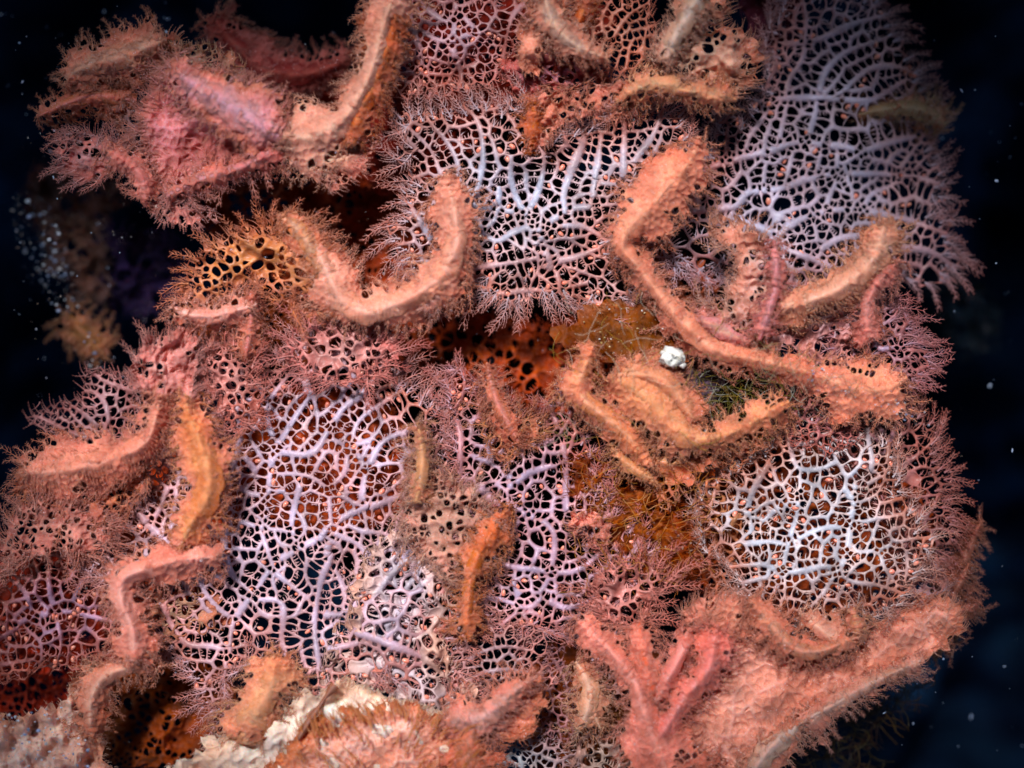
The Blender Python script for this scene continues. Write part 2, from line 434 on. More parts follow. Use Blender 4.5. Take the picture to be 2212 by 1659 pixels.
        if len(f1):
            L = fringe*(1+.3*ln(f1[:, 0], f1[:, 1]))*rng.uniform(.85, 1.12, len(f1)); z = zf(f1[:, 0], f1[:, 1])
            feathers(g, np.column_stack([f1-d1*(.35*L[:, None]), z+1.5]), d1, L, ce*.45+cm*.55, ce, z_up, curl, .95, tooth*.8, 4.0)
            ip = rng.random(len(f1)) < .55                      # a second row of combs lying further in
            q = f1[ip]-d1[ip]*(L[ip]*rng.uniform(.9, 1.6, ip.sum()))[:, None]
            if len(q): feathers(g, np.column_stack([q, zf(q[:, 0], q[:, 1])+2.5]), d1[ip], L[ip]*.85, cm*.7+ce*.3, ce*.6+cm*.4, z_up*.5, curl, .95, tooth*.8, 4.2)
        if inset:                                               # strong twigs that carry on past the last holes
            ip = rng.random(len(fP)) < .3; f2, d2 = fP[ip], dd[ip]
            if len(f2):
                L2 = (inset*1.5+fringe*.5)*rng.uniform(.7, 1.15, len(f2))
                feathers(g, np.column_stack([f2-d2*6, zf(f2[:, 0], f2[:, 1])+2]), d2, L2, cm*.4+cv*.6, ce, z_up, curl, 2.3, tooth*1.5, 5.5)
    if pin and len(fP):
        q = []; sel = []
        for i in rng.permutation(len(fP)):
            if all((fP[i][0]-fP[j][0])**2+(fP[i][1]-fP[j][1])**2 > pin_gap**2 for j in sel): sel.append(int(i))
        f3, d3 = np.array([fP[i] for i in sel]), np.array([dd[i] for i in sel]); L3 = pin*rng.uniform(.75, 1.2, len(sel))
        u3 = d3/np.maximum(np.linalg.norm(d3, axis=1, keepdims=True), 1e-6); b3 = f3-u3*(L3*.3)[:, None]
        pinnate(g, np.column_stack([b3, zf(b3[:, 0], b3[:, 1])+2]), d3, L3, cv*.55+cm*.45, cm*.4+ce*.6, ce*np.array([1.0, .92, .9]), z_up, 2.5 if pin > 55 else 1.9, 8 if pin > 55 else 6.5, zf)
    return buds

def tent(d, sg, W, h, lean):
    """height of a fold at distance d from its crest line: steep on one side, gentle on the other"""
    wl = np.where(sg*np.sign(lean+1e-6) > 0, .85, .85-1.0*abs(lean))*W+3
    return h*np.exp(-np.abs(d/wl)**1.5)
def fold(g, line, hw, z0, h, cols, fuzz=6, ruffle=.2, lean=0.3, step=7.0, sides=18, comb=6.0, feather=0, core_w=.7):
    """a fleshy crested fold: an arched band along a line (x, y) with half widths hw; z0 may be a list; downy comb-toothed edges"""
    n0 = len(line); z0 = np.broadcast_to(z0, n0); hw = np.broadcast_to(hw, n0)
    S = catmull(np.column_stack([np.array(line, float), z0, hw]), step); S = soften(S, step)
    P = S[:, :2]; Z = S[:, 2]; W0 = np.maximum(S[:, 3], 1.5); Wd = W0*core_w; n = len(P)
    T = np.gradient(P, axis=0); T /= np.maximum(np.linalg.norm(T, axis=1, keepdims=True), 1e-9)
    for _ in range(3): T[1:-1] = (T[:-2]+2*T[1:-1]+T[2:])/4
    T /= np.maximum(np.linalg.norm(T, axis=1, keepdims=True), 1e-9)
    N = np.stack([-T[:, 1], T[:, 0]], 1); s = np.arange(n)*step
    a = rng.uniform(0, 6, 8); t = np.linspace(-1, 1, sides)
    el = 1+ruffle*(np.sin(s/11+a[0])+.7*np.sin(s/5.3+a[1])+.8*np.sin(s/31+a[2]))*.6
    er = 1+ruffle*(np.sin(s/12+a[3])+.7*np.sin(s/4.7+a[4])+.8*np.sin(s/27+a[5]))*.6
    cx = np.where(t[None] < 0, t[None]*el[:, None], t[None]*er[:, None])*Wd[:, None]
    wig = waves(int(rng.integers(1e6)), 30); wg2 = waves(int(rng.integers(1e6)), 80)
    X = P[:, :1]+N[:, :1]*cx; Y = P[:, 1:]+N[:, 1:]*cx
    sc = np.minimum(1, Wd/18)[:, None]; arch = (1-np.abs(t)**2)[None]
    ribs = np.sin(s[:, None]/2.1+4.5*np.abs(t)[None]+a[6])*.8*np.abs(t)[None]
    Zm = Z[:, None]+tent(cx, np.sign(cx), W0[:, None], h, lean)*(sc*.6+.4)+3.5*arch-2.5+sc*arch*(wig(X, Y)*2.4+wg2(X, Y)*3)+ribs*sc
    th = 5+4*arch+0*Zm
    cr, cm, ce = [np.array(q) for q in cols]; ce = ce*.55+cm*.45; cr = cr*.9+np.array([.78, .42, .36])*.1
    k = np.abs(t)[None, :, None]*np.ones((n, 1, 1)); pat = (wg2(X, Y)[..., None]+wig(X, Y)[..., None]*.6)*.16
    A = np.clip(k*1.5+pat, 0, 1); B = np.clip((k-.75)*1.4+pat, 0, 1)*.6
    col = (cr*(1-A)+cm*A)*(1-B)+ce*B
    m = sides; top = np.stack([X, Y, Zm], -1).reshape(-1, 3); bot = np.stack([X, Y, Zm-th], -1).reshape(-1, 3)
    F = []
    for i in range(n-1):
        for j in range(m-1):
            q = i*m+j; F.append((q, q+m, q+m+1, q+1)); q += n*m; F.append((q, q+1, q+m+1, q+m))
        for j, sgn in ((0, 1), (m-1, -1)):
            q = i*m+j; b = q+n*m; F.append((q, b, b+m, q+m) if sgn > 0 else (q, q+m, b+m, b))
    for i in (0, n-1):
        for j in range(m-1):
            q = i*m+j; b = q+n*m; F.append((q, q+1, b+1, b) if i == 0 else (q, b, b+1, q+1))
    g.add(np.concatenate([top, bot]), np.array(F), np.concatenate([col.reshape(-1, 3)]*2))
    if fuzz:
        for j, sg in ((0, -1), (m-1, 1)):
            nn = max(4, int(n*step/comb)); u = (np.arange(nn)+rng.uniform(0, 1, nn))/nn*(n-1)
            ii = np.clip(u.astype(int), 0, n-2); f = (u-ii)[:, None]
            E = np.stack([X[:, j], Y[:, j], Zm[:, j]-1.5], 1); q = E[ii]*(1-f)+E[ii+1]*f
            d3 = np.column_stack([N[ii]*sg, np.full(nn, .05)])+np.column_stack([T[ii]*rng.uniform(.3, .6, (nn, 1)), rng.uniform(-.15, .15, nn)])
            spikes(g, q-d3*2, d3, .7*fuzz*rng.uniform(.5, 1.3, nn), 1.2, ce, ce*1.05, np.column_stack([T[ii]*.4, np.zeros(nn)]), 2, 3)
        # short down over the whole surface
        nn = int(n*step*Wd.mean()*2/55)
        ri = rng.integers(0, n-1, nn); rj = rng.integers(1, m-1, nn)
        q = top.reshape(n, m, 3)[ri, rj]; c = col[ri, rj]; sg = np.sign(t[rj])[:, None]
        d3 = np.column_stack([N[ri]*sg+T[ri]*rng.uniform(.2, .5, (nn, 1)), rng.uniform(0, .18, nn)])
        spikes(g, q-[0, 0, 1], d3, fuzz*rng.uniform(.8, 1.5, nn), .8, c*1.02, ce, None, 2, 3)
    if feather:
        for j, sg in ((0, -1), (m-1, 1)):
            nn = max(3, int(n*step/7)); ii = np.clip((np.arange(nn)+rng.uniform(0, 1, nn))/nn*(n-1), 0, n-2).astype(int)
            E = np.stack([X[ii, j], Y[ii, j], Zm[ii, j]-1], 1)
            feathers(g, E, N[ii]*sg+T[ii]*.5, feather*rng.uniform(.6, 1.3, nn), cm, ce, .05, None, 1.1, 5.5, 4)

# ---------------------------------------------------------------- materials (procedural)
def tissue(name, rough=.5, bump=.35, scale=900, mottling=.25, sss=.0, trans=.0, spec=.4, speck=None, stain=0, clear=0):
    m = bpy.data.materials.new(name); m.use_nodes = True; t = m.node_tree; b = t.nodes['Principled BSDF']
    at = t.nodes.new('ShaderNodeAttribute'); at.attribute_name = 'tissue'
    tc = t.nodes.new('ShaderNodeTexCoord')
    n1 = t.nodes.new('ShaderNodeTexNoise'); n1.inputs['Scale'].default_value = scale*.22; n1.inputs['Detail'].default_value = 5; n1.inputs['Roughness'].default_value = .65
    n2 = t.nodes.new('ShaderNodeTexNoise'); n2.inputs['Scale'].default_value = scale; n2.inputs['Detail'].default_value = 3
    t.links.new(tc.outputs['Object'], n1.inputs['Vector']); t.links.new(tc.outputs['Object'], n2.inputs['Vector'])
    mr = t.nodes.new('ShaderNodeMapRange'); mr.inputs[1].default_value = .3; mr.inputs[2].default_value = .7; mr.inputs[3].default_value = 1-mottling; mr.inputs[4].default_value = 1+mottling
    t.links.new(n1.outputs['Fac'], mr.inputs[0])
    hs = t.nodes.new('ShaderNodeHueSaturation'); t.links.new(at.outputs['Color'], hs.inputs['Color']); t.links.new(mr.outputs[0], hs.inputs['Value'])
    mr2 = t.nodes.new('ShaderNodeMapRange'); mr2.inputs[1].default_value = .3; mr2.inputs[2].default_value = .7; mr2.inputs[3].default_value = 1.12; mr2.inputs[4].default_value = .9
    t.links.new(n2.outputs['Fac'], mr2.inputs[0]); t.links.new(mr2.outputs[0], hs.inputs['Saturation'])
    colr = hs.outputs[0]
    if stain:                                               # rusty orange staining in soft patches
        n5 = t.nodes.new('ShaderNodeTexNoise'); n5.inputs['Scale'].default_value = 75; n5.inputs['Detail'].default_value = 6; n5.inputs['Roughness'].default_value = .6; t.links.new(tc.outputs['Object'], n5.inputs['Vector'])
        m5 = t.nodes.new('ShaderNodeMapRange'); m5.inputs[1].default_value = .48; m5.inputs[2].default_value = .66; m5.inputs[4].default_value = stain; t.links.new(n5.outputs['Fac'], m5.inputs[0])
        x5 = t.nodes.new('ShaderNodeMix'); x5.data_type = 'RGBA'; x5.blend_type = 'MULTIPLY'; t.links.new(m5.outputs[0], x5.inputs[0]); t.links.new(colr, x5.inputs[6]); x5.inputs[7].default_value = (.92, .42, .16, 1); colr = x5.outputs[2]
    if speck:
        n3 = t.nodes.new('ShaderNodeTexVoronoi'); n3.inputs['Scale'].default_value = scale*.55; t.links.new(tc.outputs['Object'], n3.inputs['Vector'])
        cr = t.nodes.new('ShaderNodeMapRange'); cr.inputs[1].default_value = .10; cr.inputs[2].default_value = .22; cr.inputs[3].default_value = .85; cr.inputs[4].default_value = 0
        t.links.new(n3.outputs['Distance'], cr.inputs[0])
        n4 = t.nodes.new('ShaderNodeTexNoise'); n4.inputs['Scale'].default_value = scale*.12; t.links.new(tc.outputs['Object'], n4.inputs['Vector'])
        m4 = t.nodes.new('ShaderNodeMapRange'); m4.inputs[1].default_value = .5; m4.inputs[2].default_value = .62; t.links.new(n4.outputs['Fac'], m4.inputs[0])
        mu = t.nodes.new('ShaderNodeMath'); mu.operation = 'MULTIPLY'; t.links.new(cr.outputs[0], mu.inputs[0]); t.links.new(m4.outputs[0], mu.inputs[1])
        mx = t.nodes.new('ShaderNodeMix'); mx.data_type = 'RGBA'; t.links.new(mu.outputs[0], mx.inputs[0]); t.links.new(colr, mx.inputs[6]); mx.inputs[7].default_value = (*speck, 1); colr = mx.outputs[2]
    t.links.new(colr, b.inputs['Base Color'])
    b.inputs['Roughness'].default_value = rough; b.inputs['Specular IOR Level'].default_value = spec
    if sss:
        b.inputs['Subsurface Weight'].default_value = sss; b.inputs['Subsurface Radius'].default_value = (1.0, .35, .2); b.inputs['Subsurface Scale'].default_value = .0022
    bp = t.nodes.new('ShaderNodeBump'); bp.inputs['Strength'].default_value = bump; bp.inputs['Distance'].default_value = .0006
    ad = t.nodes.new('ShaderNodeMath'); ad.operation = 'ADD'; t.links.new(n1.outputs['Fac'], ad.inputs[0]); t.links.new(n2.outputs['Fac'], ad.inputs[1])
    t.links.new(ad.outputs[0], bp.inputs['Height']); t.links.new(bp.outputs[0], b.inputs['Normal'])
    if trans:
        tr = t.nodes.new('ShaderNodeBsdfTranslucent'); t.links.new(colr, tr.inputs[0]); t.links.new(bp.outputs[0], tr.inputs['Normal'])
        ms = t.nodes.new('ShaderNodeMixShader'); ms.inputs[0].default_value = trans
        o = t.nodes['Material Output']; t.links.new(b.outputs[0], ms.inputs[1]); t.links.new(tr.outputs[0], ms.inputs[2]); t.links.new(ms.outputs[0], o.inputs[0])
        if clear:
            tp = t.nodes.new('ShaderNodeBsdfTransparent'); tp.inputs[0].default_value = (1, .75, .4, 1); m6 = t.nodes.new('ShaderNodeMixShader'); m6.inputs[0].default_value = clear
            t.links.new(ms.outputs[0], m6.inputs[1]); t.links.new(tp.outputs[0], m6.inputs[2]); t.links.new(m6.outputs[0], o.inputs[0])
    return m
M_NET = tissue('lace tissue', .42, .25, 1500, .16, spec=.5, trans=.12, stain=.22)
M_FOLD = tissue('velvet fold tissue', .8, .22, 2400, .2, sss=.5, spec=.14, stain=.3, speck=(.75, .62, .70))
M_FILM = tissue('algal film', .6, .6, 700, .45, spec=.2, trans=.3, speck=(.8, .75, .7), clear=.32)
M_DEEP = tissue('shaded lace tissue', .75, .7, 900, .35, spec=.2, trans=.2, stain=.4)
M_BUD = tissue('bud tissue', .3, .1, 2000, .1, spec=.6)
M_ROCK = tissue('encrusted rock', .9, 1.0, 260, .7, spec=.02, speck=(.03, .05, .08))
M_GRIT = tissue('mineral grit', .25, .3, 2500, .25, spec=.9)
M_HAIR = tissue('thread algae', .4, .1, 900, .3, spec=.5, trans=.3)

# ---------------------------------------------------------------- tagging
def tag(o, label=None, cat=None, group=None, kind=None):
    if label: o['label'] = label
    if cat: o['category'] = cat
    if group: o['group'] = group
    if kind: o['kind'] = kind
    return o
def root(name, x, y, z, label, cat, group=None):
    o = bpy.data.objects.new(name, None); C.objects.link(o); o.empty_display_size = .003
    p = lift(np.array([x]), np.array([y]), np.array([z], float))[0]; o.location = [float(q) for q in p]
    return tag(o, label, cat, group)

def ball(rx, ry, rz, seed=0, rough=0.0, nu=8, nv=6):
    r = np.random.default_rng(seed); V = [(0, 0, rz)]; F = []
    for i in range(1, nv):
        for j in range(nu):
            a, b = math.pi*i/nv, 2*math.pi*j/nu; k = 1+rough*r.uniform(-1, 1)
            V.append((rx*math.sin(a)*math.cos(b)*k, ry*math.sin(a)*math.sin(b)*k, rz*math.cos(a)*k))
    V.append((0, 0, -rz)); V = np.array(V)
    for j in range(nu):
        F.append((0, 1+j, 1+(j+1) % nu)); F.append((len(V)-1, 1+(nv-2)*nu+(j+1) % nu, 1+(nv-2)*nu+j))
        for i in range(nv-2): F.append((1+i*nu+j, 1+(i+1)*nu+j, 1+(i+1)*nu+(j+1) % nu, 1+i*nu+(j+1) % nu))
    return V, F

# shared bud mesh: an oval pod with a pale neck
gb = Geo(); V, F = ball(4.6, 7.6, 4.6, 1, .04, 8, 7)
V[:, 0] *= 1-.25*V[:, 1]/7.6
gb.add(V*U, F, np.clip(.5+V[:, 1:2]/15, 0, 1)*np.array([.92, .52, .42])+np.clip(.5-V[:, 1:2]/15, 0, 1)*np.array([.88, .34, .27]))
bud_o = gb.build('bud', M_BUD, None, True, True); BUD = bud_o.data; bpy.data.objects.remove(bud_o)

def place_buds(parent, buds, size=1.0, cap=60):
    size *= 1.12
    if not buds: return
    idx = rng.permutation(len(buds))[:cap]
    for i in idx:
        o = bpy.data.objects.new('bud', BUD); C.objects.link(o); o.parent = parent
        p = lift(*[np.array([q], float) for q in buds[i]])[0]-np.array(parent.location)
        o.location = [float(q) for q in p]; o.rotation_euler = (rng.uniform(-.5, .5), rng.uniform(-.5, .5), rng.uniform(0, 6.28)); s = size*rng.uniform(.7, 1.15); o.scale = (s, s, s)

def height(z0, slope=(0, 0), amp=14, size=260, c=None, domes=()):
    w = waves(int(rng.integers(1e6)), size); w2 = waves(int(rng.integers(1e6)), size*.33)
    cx, cy = c if c else (W/2, H/2)
    def f(x, y):
        z = z0+slope[0]*(x-cx)+slope[1]*(y-cy)+amp*w(x, y)+amp*.3*w2(x, y)
        for (dx, dy, r, hh) in domes: z = z+hh*np.exp(-((x-dx)**2+(y-dy)**2)/(r*r))
        return z
    return f
def frond(name, label, cat, outline, veins, base, zf, cols, bud=0, group=None, bsize=1.0, cap=60, mat=None, **kw):
    c = np.mean(outline, 0); r = root(name, c[0], c[1], float(zf(c[:1], c[1:])[0])-20, label, cat, group)
    g = Geo(); b = net(g, outline, veins, base, zf, cols, bud=bud, **kw)
    g.build('net', mat or M_NET, r); place_buds(r, b, bsize, cap)
    return r

# ================================================================ palette (tissue colours)
LAV = (.64, .62, .78); WHT = (.72, .68, .80); PNK = (.74, .33, .33); PLV = (.62, .42, .58); ORG = (.62, .20, .085); RST = (.42, .10, .035)
DPK = (.50, .15, .14); MAR = (.20, .02, .012); TAN = (.58, .33, .20); BRN = (.25, .09, .035); OCH = (.42, .19, .03); MAU = (.36, .15, .19)
PCH = (.77, .41, .33); CRM = (.85, .68, .60)

# ================================================================ sea bed, rock under the colony
reseed(1)
g = Geo(); n = 150
gx, gy = np.meshgrid(np.concatenate([np.linspace(-24000, -2500, 12), np.linspace(-2400, 4600, n), np.linspace(4700, 26000, 12)]), np.concatenate([np.linspace(-20000, -2500, 12), np.linspace(-2400, 4100, n), np.linspace(4200, 22000, 12)]))
w1, w2, w3 = waves(11, 900, 9), waves(12, 240, 9), waves(13, 90, 9)
Z = -1750+170*w1(gx, gy)+60*w2(gx, gy)+26*w3(gx, gy)
k = np.clip(.5+.7*w2(gx+300, gy)*w1(gx, gy+900), 0, 1)[..., None]
cb = np.array([.006, .012, .035])*(1-k)+np.array([.03, .07, .13])*k  # murk and darkness of the deep water put into the rock colour
r_, c_ = gx.shape; ii = np.arange(r_*c_).reshape(r_, c_)
F = np.stack([ii[:-1, :-1], ii[1:, :-1], ii[1:, 1:], ii[:-1, 1:]], -1).reshape(-1, 4)
P = np.stack([(gx-W/2)*U, (H/2-gy)*U, Z*U], -1).reshape(-1, 3)
tag(g.add(P, F, cb.reshape(-1, 3)) or g.build('seabed', M_ROCK, None, True, True), kind='structure')

# a dark boulder that carries the colony
g = Geo(); A = np.linspace(0, 2*math.pi, 97)[:-1]; Rr = np.linspace(0, 1, 40)
w1, w2 = waves(21, 500, 8), waves(22, 130, 9); vs = []
for q in Rr:
    x = 1130+q*np.cos(A)*870; y = 860+q*np.sin(A)*760
    vs.append(np.column_stack([x, y, -430-1250*q**5+55*w1(x, y)+28*w2(x, y)]))
V = np.array(vs); m = len(A)
F = [(i*m+j, (i+1)*m+j, (i+1)*m+(j+1) % m, i*m+(j+1) % m) for i in range(len(Rr)-1) for j in range(m)]
kk = np.clip(.4+.5*w1(V[..., 0]+100, V[..., 1]), 0, 1)[..., None]
V = V.reshape(-1, 3); P = np.stack([(V[:, 0]-W/2)*U, (H/2-V[:, 1])*U, V[:, 2]*U], -1)
rk = g.add(P, F, (np.array([.010, .005, .009])*(1-kk)+np.array([.022, .006, .004])*kk).reshape(-1, 3)) or g.build('boulder', M_ROCK, None, True, True)
tag(rk, 'dark rounded boulder in shadow that carries the whole pink lace seaweed', 'rock')

# unseen slab added overhead to darken the frame edges; sun passes its opening
g = Geo(); A = np.linspace(0, 2*math.pi, 121)[:-1]; zc = 3500.0
hx = 1090+sdir[0]/sdir[2]*zc; hy = 900-sdir[1]/sdir[2]*zc
ra = 1+.07*np.sin(3*A+1)+.05*np.sin(5*A+2)+.03*np.sin(11*A)
V = []
for q, z in ((1.0, zc+120), (1.0, zc), (1.04, zc-90), (1.3, zc-160), (2.2, zc-200), (4.0, zc-150), (9.0, zc-300), (9.0, zc+900), (1.4, zc+700)):
    V.append(np.column_stack([hx+q*1150*ra*np.cos(A), hy+q*900*ra*np.sin(A), z+40*np.sin(7*A+q*3)]))
V = np.array(V); m = len(A); nr = len(V)
F = [(i*m+j, i*m+(j+1) % m, ((i+1) % nr)*m+(j+1) % m, ((i+1) % nr)*m+j) for i in range(nr) for j in range(m)]
V = V.reshape(-1, 3); P = np.stack([(V[:, 0]-W/2)*U, (H/2-V[:, 1])*U, V[:, 2]*U], -1)
lg = g.add(P, F, (.012, .014, .018)) or g.build('added_shade_slab', M_ROCK, None, True, True)
tag(lg, kind='structure')

# ================================================================ deep fronds seen through the gaps
reseed(2)
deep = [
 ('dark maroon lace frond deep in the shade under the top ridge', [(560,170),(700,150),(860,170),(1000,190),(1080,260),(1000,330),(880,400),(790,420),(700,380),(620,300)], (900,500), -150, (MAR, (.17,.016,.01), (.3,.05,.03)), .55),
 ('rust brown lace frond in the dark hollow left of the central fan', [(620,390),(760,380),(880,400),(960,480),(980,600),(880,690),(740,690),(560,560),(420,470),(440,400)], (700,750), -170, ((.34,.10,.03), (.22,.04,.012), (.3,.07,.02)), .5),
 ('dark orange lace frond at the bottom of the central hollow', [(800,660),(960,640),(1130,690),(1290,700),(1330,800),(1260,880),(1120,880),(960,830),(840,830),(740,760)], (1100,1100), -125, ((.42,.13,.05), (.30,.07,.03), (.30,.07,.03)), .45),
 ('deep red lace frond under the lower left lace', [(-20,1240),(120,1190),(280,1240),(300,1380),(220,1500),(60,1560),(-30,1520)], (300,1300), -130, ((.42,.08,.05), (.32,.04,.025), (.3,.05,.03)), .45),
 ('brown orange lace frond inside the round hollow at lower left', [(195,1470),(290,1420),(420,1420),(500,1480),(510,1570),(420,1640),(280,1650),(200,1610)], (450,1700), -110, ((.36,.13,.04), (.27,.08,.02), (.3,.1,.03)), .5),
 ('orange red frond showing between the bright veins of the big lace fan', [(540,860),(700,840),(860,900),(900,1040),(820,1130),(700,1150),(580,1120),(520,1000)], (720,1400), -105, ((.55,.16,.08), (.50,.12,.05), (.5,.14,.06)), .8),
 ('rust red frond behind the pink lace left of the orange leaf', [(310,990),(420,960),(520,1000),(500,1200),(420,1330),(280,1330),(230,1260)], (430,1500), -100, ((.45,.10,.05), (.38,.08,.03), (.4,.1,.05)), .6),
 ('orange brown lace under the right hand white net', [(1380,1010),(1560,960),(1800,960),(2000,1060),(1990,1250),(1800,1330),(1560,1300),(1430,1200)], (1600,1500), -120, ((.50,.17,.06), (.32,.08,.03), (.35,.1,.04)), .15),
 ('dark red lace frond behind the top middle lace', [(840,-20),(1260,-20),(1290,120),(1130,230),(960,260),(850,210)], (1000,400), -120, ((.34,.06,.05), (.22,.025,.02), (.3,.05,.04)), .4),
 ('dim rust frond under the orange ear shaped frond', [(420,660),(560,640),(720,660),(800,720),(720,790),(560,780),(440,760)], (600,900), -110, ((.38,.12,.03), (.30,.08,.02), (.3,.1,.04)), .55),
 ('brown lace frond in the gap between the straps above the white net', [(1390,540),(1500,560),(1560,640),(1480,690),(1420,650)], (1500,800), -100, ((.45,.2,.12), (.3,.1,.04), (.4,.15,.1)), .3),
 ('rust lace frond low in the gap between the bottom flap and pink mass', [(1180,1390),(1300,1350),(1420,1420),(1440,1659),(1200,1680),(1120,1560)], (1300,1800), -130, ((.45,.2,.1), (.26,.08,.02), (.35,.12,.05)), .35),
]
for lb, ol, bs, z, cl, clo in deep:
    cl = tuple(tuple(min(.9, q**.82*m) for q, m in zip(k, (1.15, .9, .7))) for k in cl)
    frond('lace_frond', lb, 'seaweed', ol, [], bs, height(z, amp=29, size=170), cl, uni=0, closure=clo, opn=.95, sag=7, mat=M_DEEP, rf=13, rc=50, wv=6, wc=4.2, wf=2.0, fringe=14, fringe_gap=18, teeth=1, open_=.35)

# ================================================================ lace fans
reseed(3)
# right hand lavender fan
A_out = [(1640,190),(1660,60),(1720,-30),(1890,-20),(1950,80),(1990,150),(2015,215),(2030,290),(2025,350),(2050,400),(2060,470),(2085,590),(2040,600),(1990,640),(1930,590),(1890,650),(1780,665),(1690,640),(1600,610),(1520,590),(1440,600),(1400,540),(1420,470),(1470,390),(1530,320),(1560,250)]
A_v = [(crop(3, q), w) for q, w in [
 ([(170,1080),(330,1010),(430,970),(560,935),(650,920),(760,880),(900,850),(1020,880),(1120,880),(1230,910),(1330,880),(1500,830),(1690,800)], 1.15),
 ([(250,1260),(480,1240),(560,1160),(760,1130),(900,1080),(1100,1045),(1400,1050),(1600,1070),(1730,1120)], 1.2),
 ([(730,1420),(830,1340),(950,1290),(1080,1260),(1250,1265),(1420,1300),(1600,1350),(1850,1450)], 1.1),
 ([(290,740),(400,730),(500,640),(680,600),(850,590),(1000,590),(1150,600),(1300,600),(1500,480)], 1.1),
 ([(650,600),(670,480),(720,400),(720,280),(860,260),(1000,230),(1080,190),(1200,140),(1350,100)], 1.05),
 ([(790,600),(800,480),(880,360),(900,200),(900,100),(880,0)], .8), ([(980,580),(1000,480),(1050,390),(1150,310),(1260,270),(1370,230)], .8),
 ([(1100,590),(1200,480),(1300,410),(1450,400),(1560,450)], .8), ([(540,940),(560,830),(640,720),(700,620)], .75), ([(730,890),(760,760),(790,610)], .75),
 ([(900,850),(950,720),(980,600)], .75), ([(420,960),(430,840),(430,740)], .7), ([(650,1120),(660,1000),(690,920)], .75), ([(770,1110),(810,980),(830,880)], .75),
 ([(970,1060),(980,960),(990,880)], .65), ([(1090,1040),(1090,900)], .6), ([(170,1080),(220,1160),(300,1260),(700,1400),(760,1480),(950,1560),(1150,1640)], 1.4),
 ([(730,1420),(960,1500),(1100,1430),(1300,1410)], .9), ([(1480,1490),(1650,1510),(1770,1590),(1850,1660)], 1.0), ([(1220,1030),(1240,920)], .6),
 ([(1450,1040),(1520,940),(1600,830)], .65), ([(1540,1050),(1600,960),(1690,900)], .65), ([(1020,1260),(1050,1160),(1100,1070)], .7), ([(650,600),(700,620)], .8), ([(720,280),(690,160),(720,0)], .8),
 ([(950,1290),(970,1420),(1000,1500)], .7), ([(1180,1260),(1180,1130),(1120,1060)], .6), ([(1250,1265),(1290,1170),(1400,1120),(1480,1070)], .6)]]
zA = height(-45, (-.16, .07), 16, 300, (1600, 450))
frond('lace_fan', 'broad lavender lace fan at the right with open dark holes, against the dark water', 'seaweed', A_out, A_v, (1440,520), zA, (LAV, (.62,.54,.64), (.44,.24,.26)), bud=.16, wv=8.1, wc=3.81, wf=1.53, rf=15.1, rc=61, open_=.45, marg=110, fringe=20, inset=12, pin=62, pin_gap=17, fringe_gap=12.5)

# central lavender fan
B_out = [(835,290),(870,245),(930,225),(1010,205),(1080,200),(1150,215),(1200,260),(1280,240),(1370,205),(1450,215),(1505,260),(1515,320),(1450,400),(1390,470),(1340,540),(1390,600),(1360,670),(1280,685),(1180,655),(1110,680),(1030,650),(950,655),(900,640),(870,610),(790,575),(860,560),(830,520),(800,480),(860,450),(830,420),(880,390),(850,340)]
B_v = [(crop(2, q), w) for q, w in [
 ([(1190,1290),(1130,1190),(1100,1090),(1100,980)], 1.1), ([(1190,1290),(1240,1200),(1280,1100),(1300,960),(1290,900),(1240,840)], 1.1),
 ([(1190,1290),(1270,1380),(1290,1480),(1340,1600)], 1.5), ([(1190,1275),(1030,1265),(870,1235),(770,1290)], 1.1), ([(770,1180),(880,1180),(910,1100),(930,950),(920,800),(880,690),(790,640)], 1.0),
 ([(790,1050),(770,950),(700,830),(640,770),(590,700)], 1.0), ([(1420,1280),(1420,1150),(1480,980),(1530,880),(1540,800),(1500,740),(1440,690)], 1.3),
 ([(1280,1370),(1420,1280),(1560,1240),(1700,1230)], 1.1), ([(1270,1350),(1130,1380),(1020,1450),(930,1400),(840,1420),(830,1560),(820,1660)], 1.0), ([(770,1330),(830,1420)], .9),
 ([(600,1400),(540,1300),(440,1190),(330,1150)], 1.2), ([(1030,1170),(1010,1300),(930,1400)], .8), ([(1290,1380),(1450,1350),(1560,1370),(1650,1430)], 1.0),
 ([(1590,1230),(1610,1050),(1640,820)], 1.3), ([(1770,1100),(1780,900),(1780,680)], 1.3), ([(1850,950),(1960,800),(2010,640)], .9), ([(1320,1600),(1430,1560),(1500,1540),(1600,1500)], 1.1),
 ([(300,1400),(380,1560),(520,1570)], .8), ([(680,1050),(620,900),(520,800)], .8), ([(1640,1100),(1900,1120)], .7)]] + [(crop(5, q), w) for q, w in [
 ([(760,240),(850,290),(930,380),(1060,520)], 1.4), ([(860,130),(1060,110),(1280,70)], .9), ([(830,20),(760,240),(700,400),(690,560)], .9), ([(1260,0),(1380,190),(1390,270)], 1.4),
 ([(1030,290),(1200,270),(1380,270),(1530,230)], 1.0), ([(1060,290),(960,330)], .8), ([(1060,290),(1110,360),(1190,420)], .7), ([(1200,460),(1270,300)], .8), ([(500,105),(320,98),(140,90)], .9)]]
zB = height(20, (0, -.04), 15, 260, (1150, 470), domes=((1150, 480, 150, 22),))
frond('lace_fan', 'bright bluish white lace fan in the centre, framed by two upright pink folds', 'seaweed', B_out, B_v, (1140,520), zB, ((.62,.64,.78), (.68,.52,.55), (.64,.28,.20)), bud=.3, wv=7.4, wc=3.72, wf=1.53, rf=14.6, rc=57, open_=.35, marg=100, fringe=20, inset=16, pin=78, pin_gap=20, fringe_gap=10.0, cap=95)

